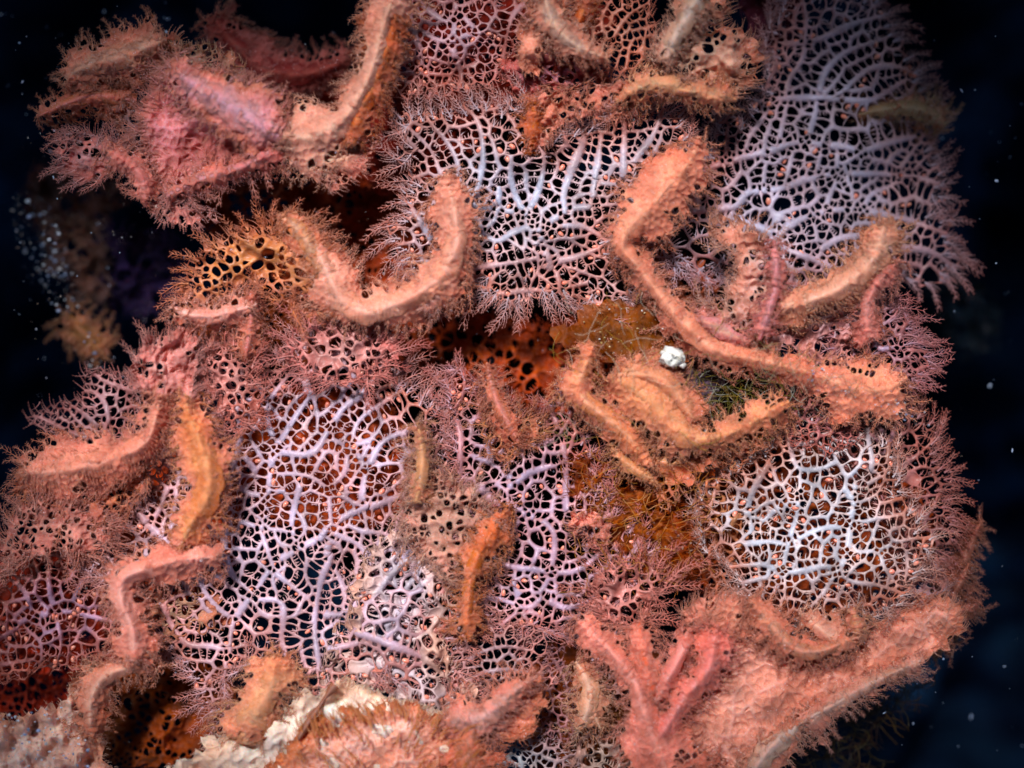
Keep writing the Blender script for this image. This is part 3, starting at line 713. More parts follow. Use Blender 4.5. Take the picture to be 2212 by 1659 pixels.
# top middle lace
C_v = [(crop(2, q), w) for q, w in [([(470,0),(510,170),(560,320),(560,480),(530,640)], 1.2), ([(770,50),(760,150),(750,300),(800,430),(790,560),(850,630)], 1.2), ([(370,430),(560,330),(700,380),(860,400)], .8),
 ([(540,0),(700,130),(770,60),(890,0)], .9), ([(1240,0),(1120,80),(1060,300),(1050,500)], .9), ([(780,230),(880,210),(960,270)], .9), ([(780,60),(900,190),(1000,270)], .9), ([(570,180),(650,240),(750,250)], .8), ([(360,430),(560,440),(700,450)], 1.0)]]
frond('lace_fan', 'lilac lace fan cut by the top edge between two beige ridges', 'seaweed', [(850,-30),(1010,-30),(1190,-30),(1180,60),(1110,100),(1095,160),(1050,185),(960,200),(890,205),(835,185),(845,90)], C_v, (960,300), height(10, (0, .05), 12, 200, (1000, 80)),
 ((.70,.54,.64), (.68,.38,.40), (.5,.18,.14)), bud=.2, rf=14.0, rc=55, wv=7.4, wc=3.81, wf=1.60, fringe=22)
# small fan top right of it
frond('lace_fan', 'small peach coloured lace fan at the top edge beside the beige horn', 'seaweed', [(1235,60),(1280,-20),(1370,-20),(1410,30),(1428,90),(1440,130),(1400,165),(1320,165),(1260,120)], [(crop(2, q), .8) for q in [[(1700,300),(1740,180),(1820,80),(1900,30)], [(1740,200),(1850,180),(1980,150)], [(1690,250),(1640,130),(1700,0)], [(1800,360),(1830,240),(1960,220)]]], (1300,240), height(40, (.02, 0), 10, 120), (PCH, (.62,.27,.17), (.58,.24,.16)), rf=11.9, rc=42, fringe=22, wv=5.2, wc=2.88, wf=1.30, fringe_gap=8.8)

# big lower left lace
reseed(4)
E_out = [(425,760),(470,725),(545,735),(600,760),(640,730),(720,705),(830,745),(860,800),(930,850),(975,930),(965,1040),(900,1100),(960,1130),(1040,1200),(1020,1300),(1000,1420),(1040,1500),(960,1520),(820,1480),(700,1520),(620,1480),(560,1430),(500,1470),(495,1560),(430,1540),(380,1440),(320,1400),(300,1300),(230,1280),(170,1200),(240,1120),(310,1060),(300,990),(330,950),(400,930),(420,850)]
E_v = [(crop(4, q), w) for q, w in [([(2190,870),(2060,980),(1960,1130),(1860,1250),(1640,1230)], 1.3), ([(1640,1230),(1620,1380),(1590,1660)], 1.2), ([(1640,1240),(1750,1060),(1820,960)], 1.1), ([(1680,1200),(1610,1080),(1610,950),(1680,840),(1780,720)], .9),
 ([(1500,930),(1610,950)], .7), ([(1200,790),(1310,920),(1440,1060),(1420,1240),(1380,1400),(1380,1660)], 1.2), ([(1170,1010),(1310,1010),(1420,1100)], .8), ([(1500,1310),(1440,1240),(1350,1190)], .8), ([(1640,1480),(1500,1490),(1400,1400)], .8),
 ([(2190,1180),(2100,1220),(2070,1360),(1980,1470),(1990,1660)], 1.0), ([(1980,1470),(1850,1380),(1640,1370)], .8), ([(1060,1090),(1080,1250),(1070,1400)], 1.0), ([(980,1280),(1100,1390)], 1.1)]] + [(crop(7, q), w) for q, w in [
 ([(1350,0),(1350,330),(1380,480),(1500,600)], 1.1), ([(1610,0),(1570,220),(1640,450)], .9), ([(1530,600),(1400,790),(1380,1000)], 1.2), ([(1370,150),(1570,220),(1720,240),(1790,330)], .8), ([(1790,0),(1750,200),(1790,330)], .9),
 ([(2190,90),(1990,200),(1920,280),(1790,340),(1640,450),(1530,600)], 1.5), ([(1990,0),(1990,200)], .8), ([(1940,300),(1980,400),(1920,560),(1890,800),(1910,1000)], 1.3), ([(1520,650),(1680,660),(1700,780),(1690,900),(1760,1100)], 1.0),
 ([(1640,480),(1780,590),(1880,670)], .8), ([(1190,480),(1240,620),(1390,780)], 1.0), ([(980,700),(1060,850),(1130,920),(1290,930),(1480,1000)], 1.2), ([(920,1100),(1040,1170),(1330,1190)], 1.0), ([(1360,1000),(1340,1190),(1360,1350)], 1.1),
 ([(1370,340),(1570,350)], .7), ([(860,160),(1020,320)], 1.4), ([(1000,0),(920,200)], 1.0), ([(1060,0),(1020,260)], 1.0), ([(960,1400),(1200,1480)], .8), ([(1150,1200),(1040,1360)], .7), ([(1130,1290),(1200,1440)], .8)]] + [(crop(5, q), w) for q, w in [
 ([(0,1080),(90,980),(190,880),(260,820)], 1.2), ([(210,1570),(210,1460),(240,1340),(330,1180),(480,1110)], 1.2), ([(240,1340),(140,1220),(0,1150)], .9), ([(20,1450),(80,1390),(140,1220)], .9), ([(140,1200),(180,1060),(300,960),(420,880)], .8)]] + [(crop(8, q), w) for q, w in [
 ([(200,110),(380,50),(480,0)], 1.2), ([(100,180),(200,240),(330,250),(420,300)], .8), ([(200,860),(400,930),(560,990),(680,1090),(840,1220)], 1.5), ([(0,740),(120,720),(260,540),(330,500),(540,330)], 1.6), ([(0,240),(200,330),(260,500)], .9), ([(0,370),(100,600),(60,760)], .9), ([(30,940),(240,900)], 1.2)]]
zE = height(5, (0, .03), 15, 300, (650, 1100), domes=((830, 1400, 170, 35), (700, 1100, 220, 12)))
def E_cols(): return ((.68,.60,.76), (.70,.48,.50), (.66,.28,.20))
frond('lace_fan', 'largest pale lilac lace fan, spreading over the lower left with thick forked veins', 'seaweed', E_out, E_v, (650,1450), zE, E_cols(), bud=.3, wv=7.2, wc=3.63, wf=1.45, rf=14.0, rc=57, open_=.33, marg=90, fringe=20, inset=10, pin=70, pin_gap=19, fringe_gap=10.0, cap=100)
# dense frosted part at the bottom centre lies over it
frond('lace_frond', 'dense frosty white lace sheet with pink buds above the orange crest', 'seaweed', [(800,1180),(880,1130),(960,1180),(1010,1260),(1010,1360),(960,1400),(1000,1470),(1050,1530),(940,1560),(820,1530),(700,1500),(690,1440),(740,1350),(760,1270)], [(crop(8, [(200,860),(400,930),(560,990),(680,1090),(840,1220)]), 1.4), (crop(8, [(200,760),(330,560),(540,340)]), 1.3), (crop(8, [(420,760),(520,600),(700,470)]), 1.0)], (800,1650), height(38, amp=18, size=120), ((.76,.71,.82), (.76,.63,.66), (.74,.52,.44)), bud=.5, cap=90, bsize=.95,
 rf=11.9, rc=47, wv=6.7, wc=4.09, wf=1.84, closure=.22, uni=.1, fringe=22, teeth=1, fringe_gap=11.2)

# lower centre pink lilac lace
reseed(5)
F_v = [(crop(5, q), w) for q, w in [([(790,1350),(800,1150),(760,1040),(700,970),(740,880),(680,770)], 1.4), ([(740,1000),(790,940),(820,860),(820,780)], 1.0), ([(1380,880),(1470,980),(1400,1120)], .9), ([(1320,960),(1370,1050),(1400,1120),(1430,1330),(1430,1560)], 1.4),
 ([(800,1230),(960,1300),(1060,1350)], .9), ([(1060,1290),(1100,1440),(1080,1600)], 1.4), ([(1070,1500),(1180,1380),(1420,1300)], 1.1), ([(940,1480),(1060,1570),(1290,1590)], 1.0), ([(1100,1210),(1200,1200),(1330,1170),(1400,1180)], .9), ([(1130,1050),(1110,1250),(1050,1350)], 1.1)]] + [(crop(8, q), w) for q, w in [
 ([(1150,120),(1350,230),(1340,480),(1280,600)], 1.2), ([(880,540),(960,420),(1100,240),(1180,130)], 1.2), ([(980,430),(1100,450),(1300,480),(1480,480),(1620,380),(1720,240)], 1.1), ([(900,640),(1050,650),(1200,700),(1300,620)], 1.0), ([(1220,800),(1340,860),(1460,890)], 1.0),
 ([(1040,800),(1150,730),(1210,800)], 1.0), ([(1130,600),(1170,720)], 1.1), ([(1340,660),(1440,700),(1560,660),(1620,610)], 1.1), ([(1620,380),(1700,300),(1650,200)], .9), ([(1800,430),(1700,300)], .7)]]
frond('lace_fan', 'pinkish lilac lace fan in the lower centre with its upper fringe over the dark hollow', 'seaweed', [(955,800),(990,785),(1040,830),(1080,880),(1160,900),(1180,860),(1230,850),(1270,920),(1290,1020),(1340,1080),(1400,1150),(1420,1220),(1360,1290),(1300,1340),(1230,1390),(1150,1370),(1040,1350),(1020,1280),(1060,1180),(1030,1120),(965,1080),(975,960)], F_v, (1180,1420), height(8, (0, .02), 13, 200, (1200, 1100)),
 ((.62,.52,.69), (.68,.43,.46), (.62,.24,.20)), bud=.26, rf=13.5, rc=49, wv=7.1, wc=3.72, wf=1.53, open_=.3, fringe=20, cap=80, inset=10, pin=75)

# lower right white blue net
G_v = [(crop(9, q), w) for q, w in [([(1150,0),(1190,80),(1170,200),(1150,370),(1090,480),(1000,620),(940,680)], 1.3), ([(850,0),(850,130),(800,300),(760,480),(700,640),(620,700)], 1.1), ([(580,310),(700,300),(800,310),(970,230),(1170,200),(1300,170),(1460,140)], 1.0),
 ([(500,450),(650,440),(760,480),(880,480),(1000,450),(1090,480),(1170,540),(1330,560),(1450,600)], 1.0), ([(1150,370),(1350,350),(1450,300),(1600,280)], .8), ([(1350,350),(1370,450),(1450,560)], .7), ([(560,540),(650,520),(760,500)], .8), ([(600,640),(740,590),(760,500)], .7),
 ([(640,700),(800,640),(930,680)], .9), ([(1450,300),(1510,400),(1500,520)], .7), ([(580,200),(600,120),(700,60),(850,60)], .8)]] + [(crop(6, q), w) for q, w in [
 ([(850,870),(880,980),(780,1060),(800,1170),(830,1290),(860,1340),(1000,1340),(1060,1310)], 1.2), ([(820,1190),(900,1190),(990,1140)], .8), ([(1190,1660),(1190,1480),(1290,1420),(1380,1350),(1400,1200)], 1.2), ([(1200,1450),(1300,1330),(1280,1180),(1260,1080),(1180,1020),(1090,980)], 1.1),
 ([(230,1660),(200,1600),(240,1500),(240,1420)], .9), ([(560,1660),(560,1550),(620,1400),(660,1340)], 1.2), ([(640,1660),(740,1570),(860,1540),(870,1450)], 1.0), ([(1200,1550),(1340,1480),(1400,1330)], .9)]]
frond('lace_fan', 'crisp white and blue lace net at the lower right above the large pink mass', 'seaweed', [(1500,1080),(1560,1020),(1640,960),(1700,900),(1760,880),(1850,900),(1930,960),(1960,1050),(2000,1160),(1990,1260),(1920,1320),(1820,1350),(1730,1410),(1690,1370),(1640,1310),(1590,1280),(1580,1210),(1490,1180)], G_v, (1750,1480), height(5, (.02, .03), 12, 200, (1750, 1150), domes=((1780, 1240, 170, 22),)),
 ((.66,.69,.80), (.70,.58,.56), (.50,.23,.14)), bud=.22, rf=13.5, rc=47, wv=6.3, wc=3.35, wf=1.45, open_=.3, fringe=20, cap=60, inset=4, pin=60, pin_gap=18)
# orange lace between
frond('lace_fan', 'orange lace fan with small round holes left of the white and blue net', 'seaweed', [(1480,1010),(1560,1010),(1640,1050),(1650,1150),(1610,1230),(1560,1290),(1510,1250),(1470,1160),(1490,1090)], [(crop(9, [(700,0),(560,60),(440,240),(380,420),(430,560)]), .9), (crop(6, [(560,1660),(480,1560),(320,1540),(200,1600)]), .9)], (1560,1500), height(-20, amp=16, size=130), (TAN, (.55,.25,.12), (.5,.17,.06)), rf=12.4, rc=36, wv=5.6, wc=3.91, wf=1.68, teeth=.6, fringe=18)

# right mid fan with fine rim
reseed(6)
H_v = [(crop(6, q), w) for q, w in [([(1170,720),(1270,690),(1320,640),(1430,610),(1560,630),(1680,640)], 1.2), ([(1170,720),(1280,740),(1370,770),(1450,750),(1540,780),(1640,920)], 1.1), ([(1060,640),(1100,590),(1150,520),(1300,420),(1400,370),(1470,370)], 1.2), ([(1470,620),(1490,480),(1600,410)], .8), ([(1180,710),(1160,760),(1130,800)], .8), ([(1540,780),(1620,720),(1690,720)], .7), ([(1340,620),(1300,540),(1400,450)], .7)]]
frond('lace_fan', 'rounded rosy lace fan with a finely combed rim at the right edge of the colony', 'seaweed', [(1780,690),(1860,650),(1930,640),(1965,665),(1990,710),(2015,760),(2020,810),(2000,840),(1960,840),(1900,830),(1830,820),(1790,790)], H_v, (1790,790), height(10, amp=10, size=150), ((.52,.42,.56), (.52,.30,.36), (.36,.15,.17)), rf=11.3, rc=34, wv=6.7, wc=2.79, wf=1.22, fringe=30, fringe_gap=8.8, marg=55, inset=14, pin=58, pin_gap=15, teeth=.4, edge_small=.85)
frond('lace_frond', 'thick frosted lilac cushion of lace below the right hand ridge', 'seaweed', [(1670,640),(1760,640),(1850,640),(1900,650),(1870,700),(1830,740),(1850,800),(1780,800),(1700,760),(1660,740),(1665,690)], [(crop(6, [(720,560),(900,480),(1100,400),(1250,300)]), 1.2)], (1700,800), height(22, amp=13, size=70), ((.72,.64,.76), (.68,.50,.56), (.66,.36,.34)), bud=.25, cap=30, closure=.4, rf=11.9, rc=42, wv=6.7, wc=4.28, wf=1.99, fringe=16, sag=14)
# brownish right lower fan
I_v = [(crop(6, q), w) for q, w in [([(1400,1200),(1440,1080),(1470,980),(1560,900)], 1.0), ([(1440,1360),(1540,1280),(1640,1200),(1700,1120)], .9), ([(1060,940),(1100,1060),(1200,1100)], .8), ([(1430,1330),(1500,1500),(1650,1500)], .8), ([(1350,1100),(1250,1000),(1150,960)], .8)]]
frond('lace_fan', 'dim brownish pink lace fan with feathery rim along the right edge', 'seaweed', [(1830,850),(1900,860),(1980,870),(2030,920),(2055,1000),(2072,1080),(2070,1170),(2020,1260),(1960,1220),(1920,1130),(1860,1060),(1800,980),(1790,900)], I_v, (1800,1120), height(-20, (-.12, 0), 12, 200, (1900, 1000)), ((.50,.32,.38), (.40,.17,.16), (.24,.08,.06)), rf=12.4, rc=47, wv=5.2, wc=2.70, wf=1.30, fringe=24, fringe_gap=12, marg=90, closure=.1, inset=14, pin=60, pin_gap=16)  # brownish tissue, its colours also dimmed for the light falloff here
frond('lace_frond', 'small rusty lace flap with arched combs right of the tangle of threads', 'seaweed', [(1680,860),(1760,840),(1840,870),(1850,940),(1800,980),(1740,960),(1690,920)], [(crop(6, [(820,1030),(880,940),(860,880)]), 1.0), (crop(6, [(860,990),(960,960),(1010,880)]), .8)], (1690,1000), height(15, amp=10, size=100), (PLV, (.50,.20,.18), (.42,.13,.10)), rf=11.9, rc=36, wv=5.6, wc=2.88, wf=1.30, fringe=22)

# left lower orange lilac net
J_v = [(crop(7, q), w) for q, w in [([(120,790),(200,750),(380,720),(500,740),(690,780)], 1.2), ([(330,710),(300,600),(290,450),(280,380)], .9), ([(200,750),(150,600),(80,540)], .8), ([(700,470),(600,420),(520,410),(250,370)], 1.1), ([(330,720),(370,900),(360,960)], .8), ([(470,720),(450,620),(520,520),(610,430)], .8), ([(0,880),(120,800),(80,740)], .8), ([(150,820),(240,900),(250,1000)], .7), ([(0,1040),(200,1010),(360,980)], .8)]]
frond('lace_fan', 'lilac veined lace over deep red tissue at the left edge', 'seaweed', [(-30,1240),(60,1200),(160,1180),(240,1200),(260,1290),(260,1370),(190,1430),(100,1450),(-30,1470)], J_v, (280,1330), height(-20, amp=16, size=160), ((.60,.42,.58), (.58,.24,.20), (.45,.14,.09)), bud=.3, rf=13.0, rc=44, wv=6.0, wc=3.35, wf=1.45, fringe=22, cap=45)
K_v = [(crop(4, q), w) for q, w in [([(600,1160),(420,1120),(310,1060),(190,1020),(100,1050)], 1.3), ([(470,1260),(400,1200),(380,1110)], .8), ([(600,1160),(650,1050),(630,950),(560,870),(480,880)], 1.4), ([(820,900),(740,850),(620,810),(510,720)], 1.0), ([(600,1110),(530,1030),(430,960)], .9), ([(650,1050),(740,980),(820,960)], .9)]]
frond('lace_fan', 'small ragged white lace fan with claw like tips at the far left', 'seaweed', [(50,905),(110,880),(140,870),(185,850),(180,800),(230,800),(290,830),(310,900),(290,940),(230,950),(190,980),(150,975),(130,935)], K_v, (320,960), height(-35, (.12, 0), 8, 120, (200, 900)), ((.66,.56,.66), (.64,.44,.48), (.42,.22,.24)), rf=11.3, rc=34, wv=6.0, wc=3.07, wf=1.45, fringe=26, fringe_gap=12.5)

# small nets at the bottom
frond('lace_fan', 'fine meshed pale lace fan rising behind the pink bottom flap', 'seaweed', [(920,1390),(980,1350),(1060,1330),(1140,1360),(1180,1410),(1200,1470),(1150,1520),(1060,1540),(980,1500),(950,1450)], [(crop(8, [(850,1130),(960,1080),(1100,1070),(1230,1090)]), .9), (crop(8, [(850,1010),(930,960),(1060,930),(1200,950)]), .9), (crop(8, [(640,900),(700,1000),(820,1130)]), .9)], (900,1480), height(30, amp=10, size=120), ((.58,.44,.50), (.62,.42,.40), (.52,.30,.30)), rf=10.3, rc=31, wv=4.9, wc=2.60, wf=1.14, fringe=20, teeth=.3, edge_small=.9)
frond('lace_fan', 'narrow lilac mesh strip hanging in the dark gap at the bottom', 'seaweed', [(1175,1430),(1200,1400),(1225,1440),(1240,1520),(1240,1590),(1200,1610),(1170,1560),(1180,1490)], [(crop(8, [(1240,860),(1330,970),(1420,1120),(1450,1260),(1430,1400)]), 1.0)], (1200,1380), height(-30, amp=8, size=100), ((.50,.42,.60), (.46,.34,.46), (.4,.25,.3)), rf=10.3, rc=29, wv=5.2, wc=2.70, wf=1.30, fringe=10, teeth=.2)
frond('lace_fan', 'bright white open mesh over black at the bottom edge right of the pink flap', 'seaweed', [(1050,1595),(1120,1570),(1180,1590),(1230,1640),(1230,1700),(1050,1700)], [(crop(8, [(950,1500),(1100,1530),(1200,1560),(1340,1610)]), 1.1), (crop(8, [(1000,1520),(1030,1659)]), .9), (crop(8, [(1140,1550),(1170,1660)]), .9), (crop(8, [(1210,1480),(1230,1560),(1250,1650)]), .9)], (1060,1640), height(-10, amp=8, size=100), ((.66,.70,.74), (.62,.62,.66), (.5,.45,.5)), rf=13.0, rc=31, wv=5.6, wc=3.07, wf=1.53, fringe=14, teeth=.6)
frond('lace_frond', 'pale tangled lace clump at the bottom edge left of the pink mass', 'seaweed', [(1240,1600),(1300,1570),(1360,1590),(1390,1640),(1390,1700),(1230,1700)], [], (1300,1750), height(-10, amp=18, size=60), ((.66,.56,.52), (.60,.46,.40), (.5,.35,.3)), rf=11.9, rc=34, wv=5.6, wc=4.09, wf=1.99, fringe=24, closure=.2, fringe_gap=8.8)

# ================================================================ fleshy folds and flaps
def wing(g, line, hw, z0, h, cols, spread=1.22, lean=.3, **kw):
    """the lacy, comb toothed skirt of tissue from which a fold rises"""
    n0 = len(line); S = catmull(np.column_stack([np.array(line, float), np.broadcast_to(z0, n0), np.broadcast_to(hw, n0)]), 14); S = soften(S, 14)
    T = np.gradient(S[:, :2], axis=0); T /= np.maximum(np.linalg.norm(T, axis=1, keepdims=True), 1e-9); N = np.stack([-T[:, 1], T[:, 0]], 1)
    wv1, wv2 = waves(int(rng.integers(1e6)), 70), waves(int(rng.integers(1e6)), 70)
    uu = np.linspace(-1, 1, len(S)); fl_ = 1+.75*np.abs(uu)**2.5+.25*waves(int(rng.integers(1e6)), 160)(S[:, 0], S[:, 1]); S[:, 3] = S[:, 3]*fl_+3*np.abs(uu)
    a1 = (S[:, 3]*spread*(1+.3*wv1(S[:, 0], S[:, 1]))+5)[:, None]; a2 = (S[:, 3]*spread*(1+.3*wv2(S[:, 0], S[:, 1]))+5)[:, None]
    L = (S[:, :2]+N*a1)[::2]; R = (S[:, :2]-N*a2)[::2]
    ol = [tuple(p) for p in L]+[tuple(p) for p in R[::-1]]
    nz = waves(int(rng.integers(1e6)), 50)
    def zf(x, y):
        x = np.asarray(x, float); y = np.asarray(y, float); d = np.hypot(x[:, None]-S[None, :, 0], y[:, None]-S[None, :, 1]); k = d.argmin(1); dd = d[np.arange(len(x)), k]
        sg = np.sign((x-S[k, 0])*N[k, 0]+(y-S[k, 1])*N[k, 1])
        return S[k, 2]+tent(dd, sg, S[k, 3], h, lean)*(np.minimum(1, S[k, 3]/18)*.6+.4)-20*np.clip(dd/(S[k, 3]*spread+6), 0, 1.3)**2+3*nz(x, y)
    def flow(x, y):
        d = np.hypot(x[:, None]-S[None, :, 0], y[:, None]-S[None, :, 1]); k = d.argmin(1)
        v = np.stack([x, y], 1)-S[k, :2]; return v/np.maximum(np.linalg.norm(v, axis=1, keepdims=True), 1e-6)+T[k]*.45
    a = dict(flow=flow, closure=1.0, core=26, rf=9.5, rc=26, wv=4, wc=2.6, wf=1.6, fringe=9, fringe_gap=12, pin=34, pin_gap=15, teeth=.5, marg=30, open_=.1, opn=1.15, edge_small=.9, sag=2.5, thick=.5); a.update(kw)
    net(g, ol, [], S[len(S)//2, :2], zf, (np.array(cols[0])*.5+np.array(cols[1])*.5, cols[1], cols[2]), **a)
def ridge(name, label, line, hw, z0, h, cols, spread=1.22, wk={}, **kw):
    zz = float(np.mean(z0)); c = np.mean(line, 0); r = root(name, c[0], c[1], zz-30, label, 'seaweed')
    g = Geo(); fold(g, line, hw, z0, h, cols, **kw); g.build('blade', M_FOLD, r)
    if spread and max(np.atleast_1d(hw)) > 11:
        g = Geo(); wing(g, line, hw, z0, h, cols, spread, kw.get('lean', .3), **wk); g.build('skirt', M_FOLD, r)
    return r
def flap(name, label, outline, base, zf, cols, veins=(), mat=None, teethed=True, ridges=(), **kw):
    """a mostly closed, downy leaf of tissue; ridges are raised folds on it (parts)"""
    c = np.mean(outline, 0); r = root(name, c[0], c[1], float(zf(c[:1], c[1:])[0])-25, label, 'seaweed')
    g = Geo(); a = dict(closure=.9, rf=10.5, rc=26, wv=4.5, wc=3.2, wf=2.4, fringe=24, fringe_gap=7, teeth=.5, marg=45, open_=.1, opn=1.2, edge_small=.8, thick=.5); a.update(kw)
    net(g, outline, list(veins), base, zf, cols, **a); 
    g.build('blade', mat or M_FOLD, r)
    for rd in ridges:
        g = Geo(); wing(g, rd[0], rd[1], rd[2], rd[3], rd[4], 1.15, (rd[5] if len(rd) > 5 else {}).get('lean', .3), fringe=12); fold(g, *rd[:4], rd[4], **(rd[5] if len(rd) > 5 else {})); g.build('ridge', M_FOLD, r)
    return r
cPK = (PCH, PNK, (.62,.22,.16)); cBG = ((.86,.56,.46), PCH, (.66,.32,.20)); cRO = ((.80,.38,.42), (.72,.30,.30), (.55,.18,.13)); cOR = ((.74,.32,.16), ORG, (.50,.17,.07))

reseed(11)
# upper left horn shaped lobe
flap('seaweed_lobe', 'large pink horn shaped lobe with pale ridge and red pitted hollow, upper left', crop(1, [(980,380),(1080,370),(1200,430),(1320,490),(1500,520),(1620,620),(1700,740),(1700,880),(1600,950),(1400,1040),(1220,1110),(1150,1190),(1020,1180),(900,1060),(850,950),(830,760),(840,620),(900,490)]), crop(1, [(1650,820)])[0],
 height(45, (.10, 0), 10, 110, (450, 280), domes=((470, 235, 60, 55), (415, 330, 55, -25))), ((.82,.40,.44), (.66,.26,.24), (.60,.30,.26)), pin=60, closure=1, rf=10, rc=30, fringe=24, fringe_gap=7, sag=7,
 ridges=[(crop(1, [(1020,400),(1150,500),(1300,590),(1450,680),(1600,780),(1690,830)]), [12,30,46,48,38,26], [70,95,110,115,105,80], 22, ((.85,.46,.56), (.78,.36,.36), (.62,.26,.16)), dict(lean=-.3)),
         (crop(1, [(1000,1180),(1120,1110),(1250,1060),(1400,1020),(1550,950),(1680,880)]), [8,14,16,17,18,16], [50,60,66,72,80,78], 16, cRO, dict(fuzz=5))])
flap('seaweed_lobe', 'rounded beige pink lobe at the upper left edge, behind the horn shaped lobe', crop(1, [(400,480),(470,390),(600,350),(750,310),(860,240),(980,210),(1080,230),(1060,330),(960,420),(880,500),(700,520),(520,550),(420,530)]), crop(1, [(1050,450)])[0],
 height(5, (.06, 0), 10, 90, (260, 130)), ((.74,.40,.30), (.64,.28,.20), (.56,.22,.15)), ridges=[(crop(1, [(400,480),(500,400),(640,370),(780,330),(900,270),(1000,240)]), [10,28,36,36,32,14], [0,12,22,26,22,8], 26, ((.80,.46,.38), (.70,.32,.24), (.58,.24,.16)), dict(lean=.2))], closure=.6, sag=6)
ridge('seaweed_lobe', 'thin pointed orange pink tongue sticking out to the left below the rounded lobe', crop(1, [(225,700),(330,650),(450,600),(580,570),(700,590),(820,600)]), [2,11,18,24,26,18], -5, 16, (PNK, (.62,.26,.17), (.48,.14,.08)), fuzz=6)
flap('seaweed_lobe', 'pale crumpled lace patch with orange grains behind the top of the horn lobe', crop(1, [(1000,280),(1130,250),(1280,290),(1420,340),(1450,460),(1330,500),(1180,430),(1060,370)]), (500,200), height(0, amp=12, size=50), ((.62,.48,.40), (.55,.40,.30), (.45,.25,.15)), closure=.3, rf=11, fringe=14)
flap('seaweed_lobe', 'fan shaped rosy fringe at the far left below the horn lobe', crop(1, [(320,830),(360,800),(480,820),(620,830),(760,860),(760,940),(690,1000),(600,1080),(500,1100),(420,1060),(360,960)]), crop(1, [(760,930)])[0], height(10, (.1, 0), 8, 80, (200, 340)), ((.66,.44,.48), (.62,.32,.34), (.60,.24,.24)), pin=50, closure=.55, rf=10, fringe=28)
flap('seaweed_lobe', 'dim lace patch between the tongue and the horn lobe', crop(1, [(640,640),(800,600),(900,640),(900,800),(880,920),(740,900),(700,760)]), crop(1, [(900,900)])[0], height(0, amp=10, size=70), ((.50,.40,.48), (.42,.24,.22), (.36,.12,.08)), closure=.35, rf=11)
ridge('seaweed_lobe', 'narrow pink strap curling down from the rosy fringe', crop(1, [(640,900),(740,960),(830,1020),(870,1100),(870,1190),(880,1240)]), [8,15,17,19,17,8], [50,60,62,58,50,40], 14, (PNK, (.66,.28,.25), (.55,.2,.15)), fuzz=5)
flap('seaweed_lobe', 'small pink scallop shell like fan hanging below the horn lobe', crop(1, [(885,1240),(950,1180),(1080,1190),(1200,1240),(1290,1285),(1230,1330),(1150,1365),(1050,1350),(960,1310)]), crop(1, [(1000,1140)])[0], height(35, amp=6, size=60), ((.78,.50,.44), (.72,.36,.34), (.64,.28,.26)), closure=.5, rf=9.5, rc=20, fringe=18, curl=.2)
# saddle + its shell, ridge to the top
ridge('seaweed_ridge', 'tall beige ridge running from the top edge down to the saddle', crop(2, [(420,-60),(350,90),(310,260),(270,400),(200,560),(110,700)])+crop(1, [(1980,770),(1850,830),(1700,830)]), [22,26,30,30,30,34,44,42,30], [80,85,90,95,92,88,85,80,78], 32, cBG, fuzz=9, lean=.25)
ridge('seaweed_ridge', 'thin orange flange folded along the right side of the tall beige ridge', crop(2, [(400,120),(350,300),(290,470),(220,620),(160,760),(120,880)]), [12,18,20,24,22,8], [95,100,98,96,92,80], 12, cOR, fuzz=6)
flap('seaweed_ridge', 'ragged orange points jutting left from the tall beige ridge at the top edge', crop(2, [(150,140),(260,60),(330,-30),(400,100),(330,300),(240,320),(140,290),(220,210)]), crop(2, [(350,150)])[0], height(70, amp=8, size=70), cOR, fringe=9)
flap('seaweed_lobe', 'cream scallop fan with a finely toothed rosy rim right of the saddle', crop(1, [(1700,780),(1830,750),(1980,710),(2100,700),(2190,720),(2235,800),(2235,900),(2190,1000),(2120,1090),(2020,1130),(1900,1060),(1780,980),(1690,900)]), crop(1, [(1720,840)])[0], height(62, (-.12, 0), 8, 90, (720, 320)), ((.86,.62,.50), (.74,.44,.36), (.66,.30,.25)), closure=.7, rf=10, fringe=24, sag=10)
ridge('seaweed_lobe', 'dim maroon frond arching behind the upper left lobes', crop(1, [(1280,90),(1330,180),(1420,280),(1520,380),(1650,440),(1850,440),(2000,390),(2120,320)]), [14,22,26,34,36,30,22,12], [-90,-95,-100,-100,-105,-105,-105,-110], 18, ((.36,.12,.11), (.28,.06,.06), (.22,.05,.06)), fuzz=9)

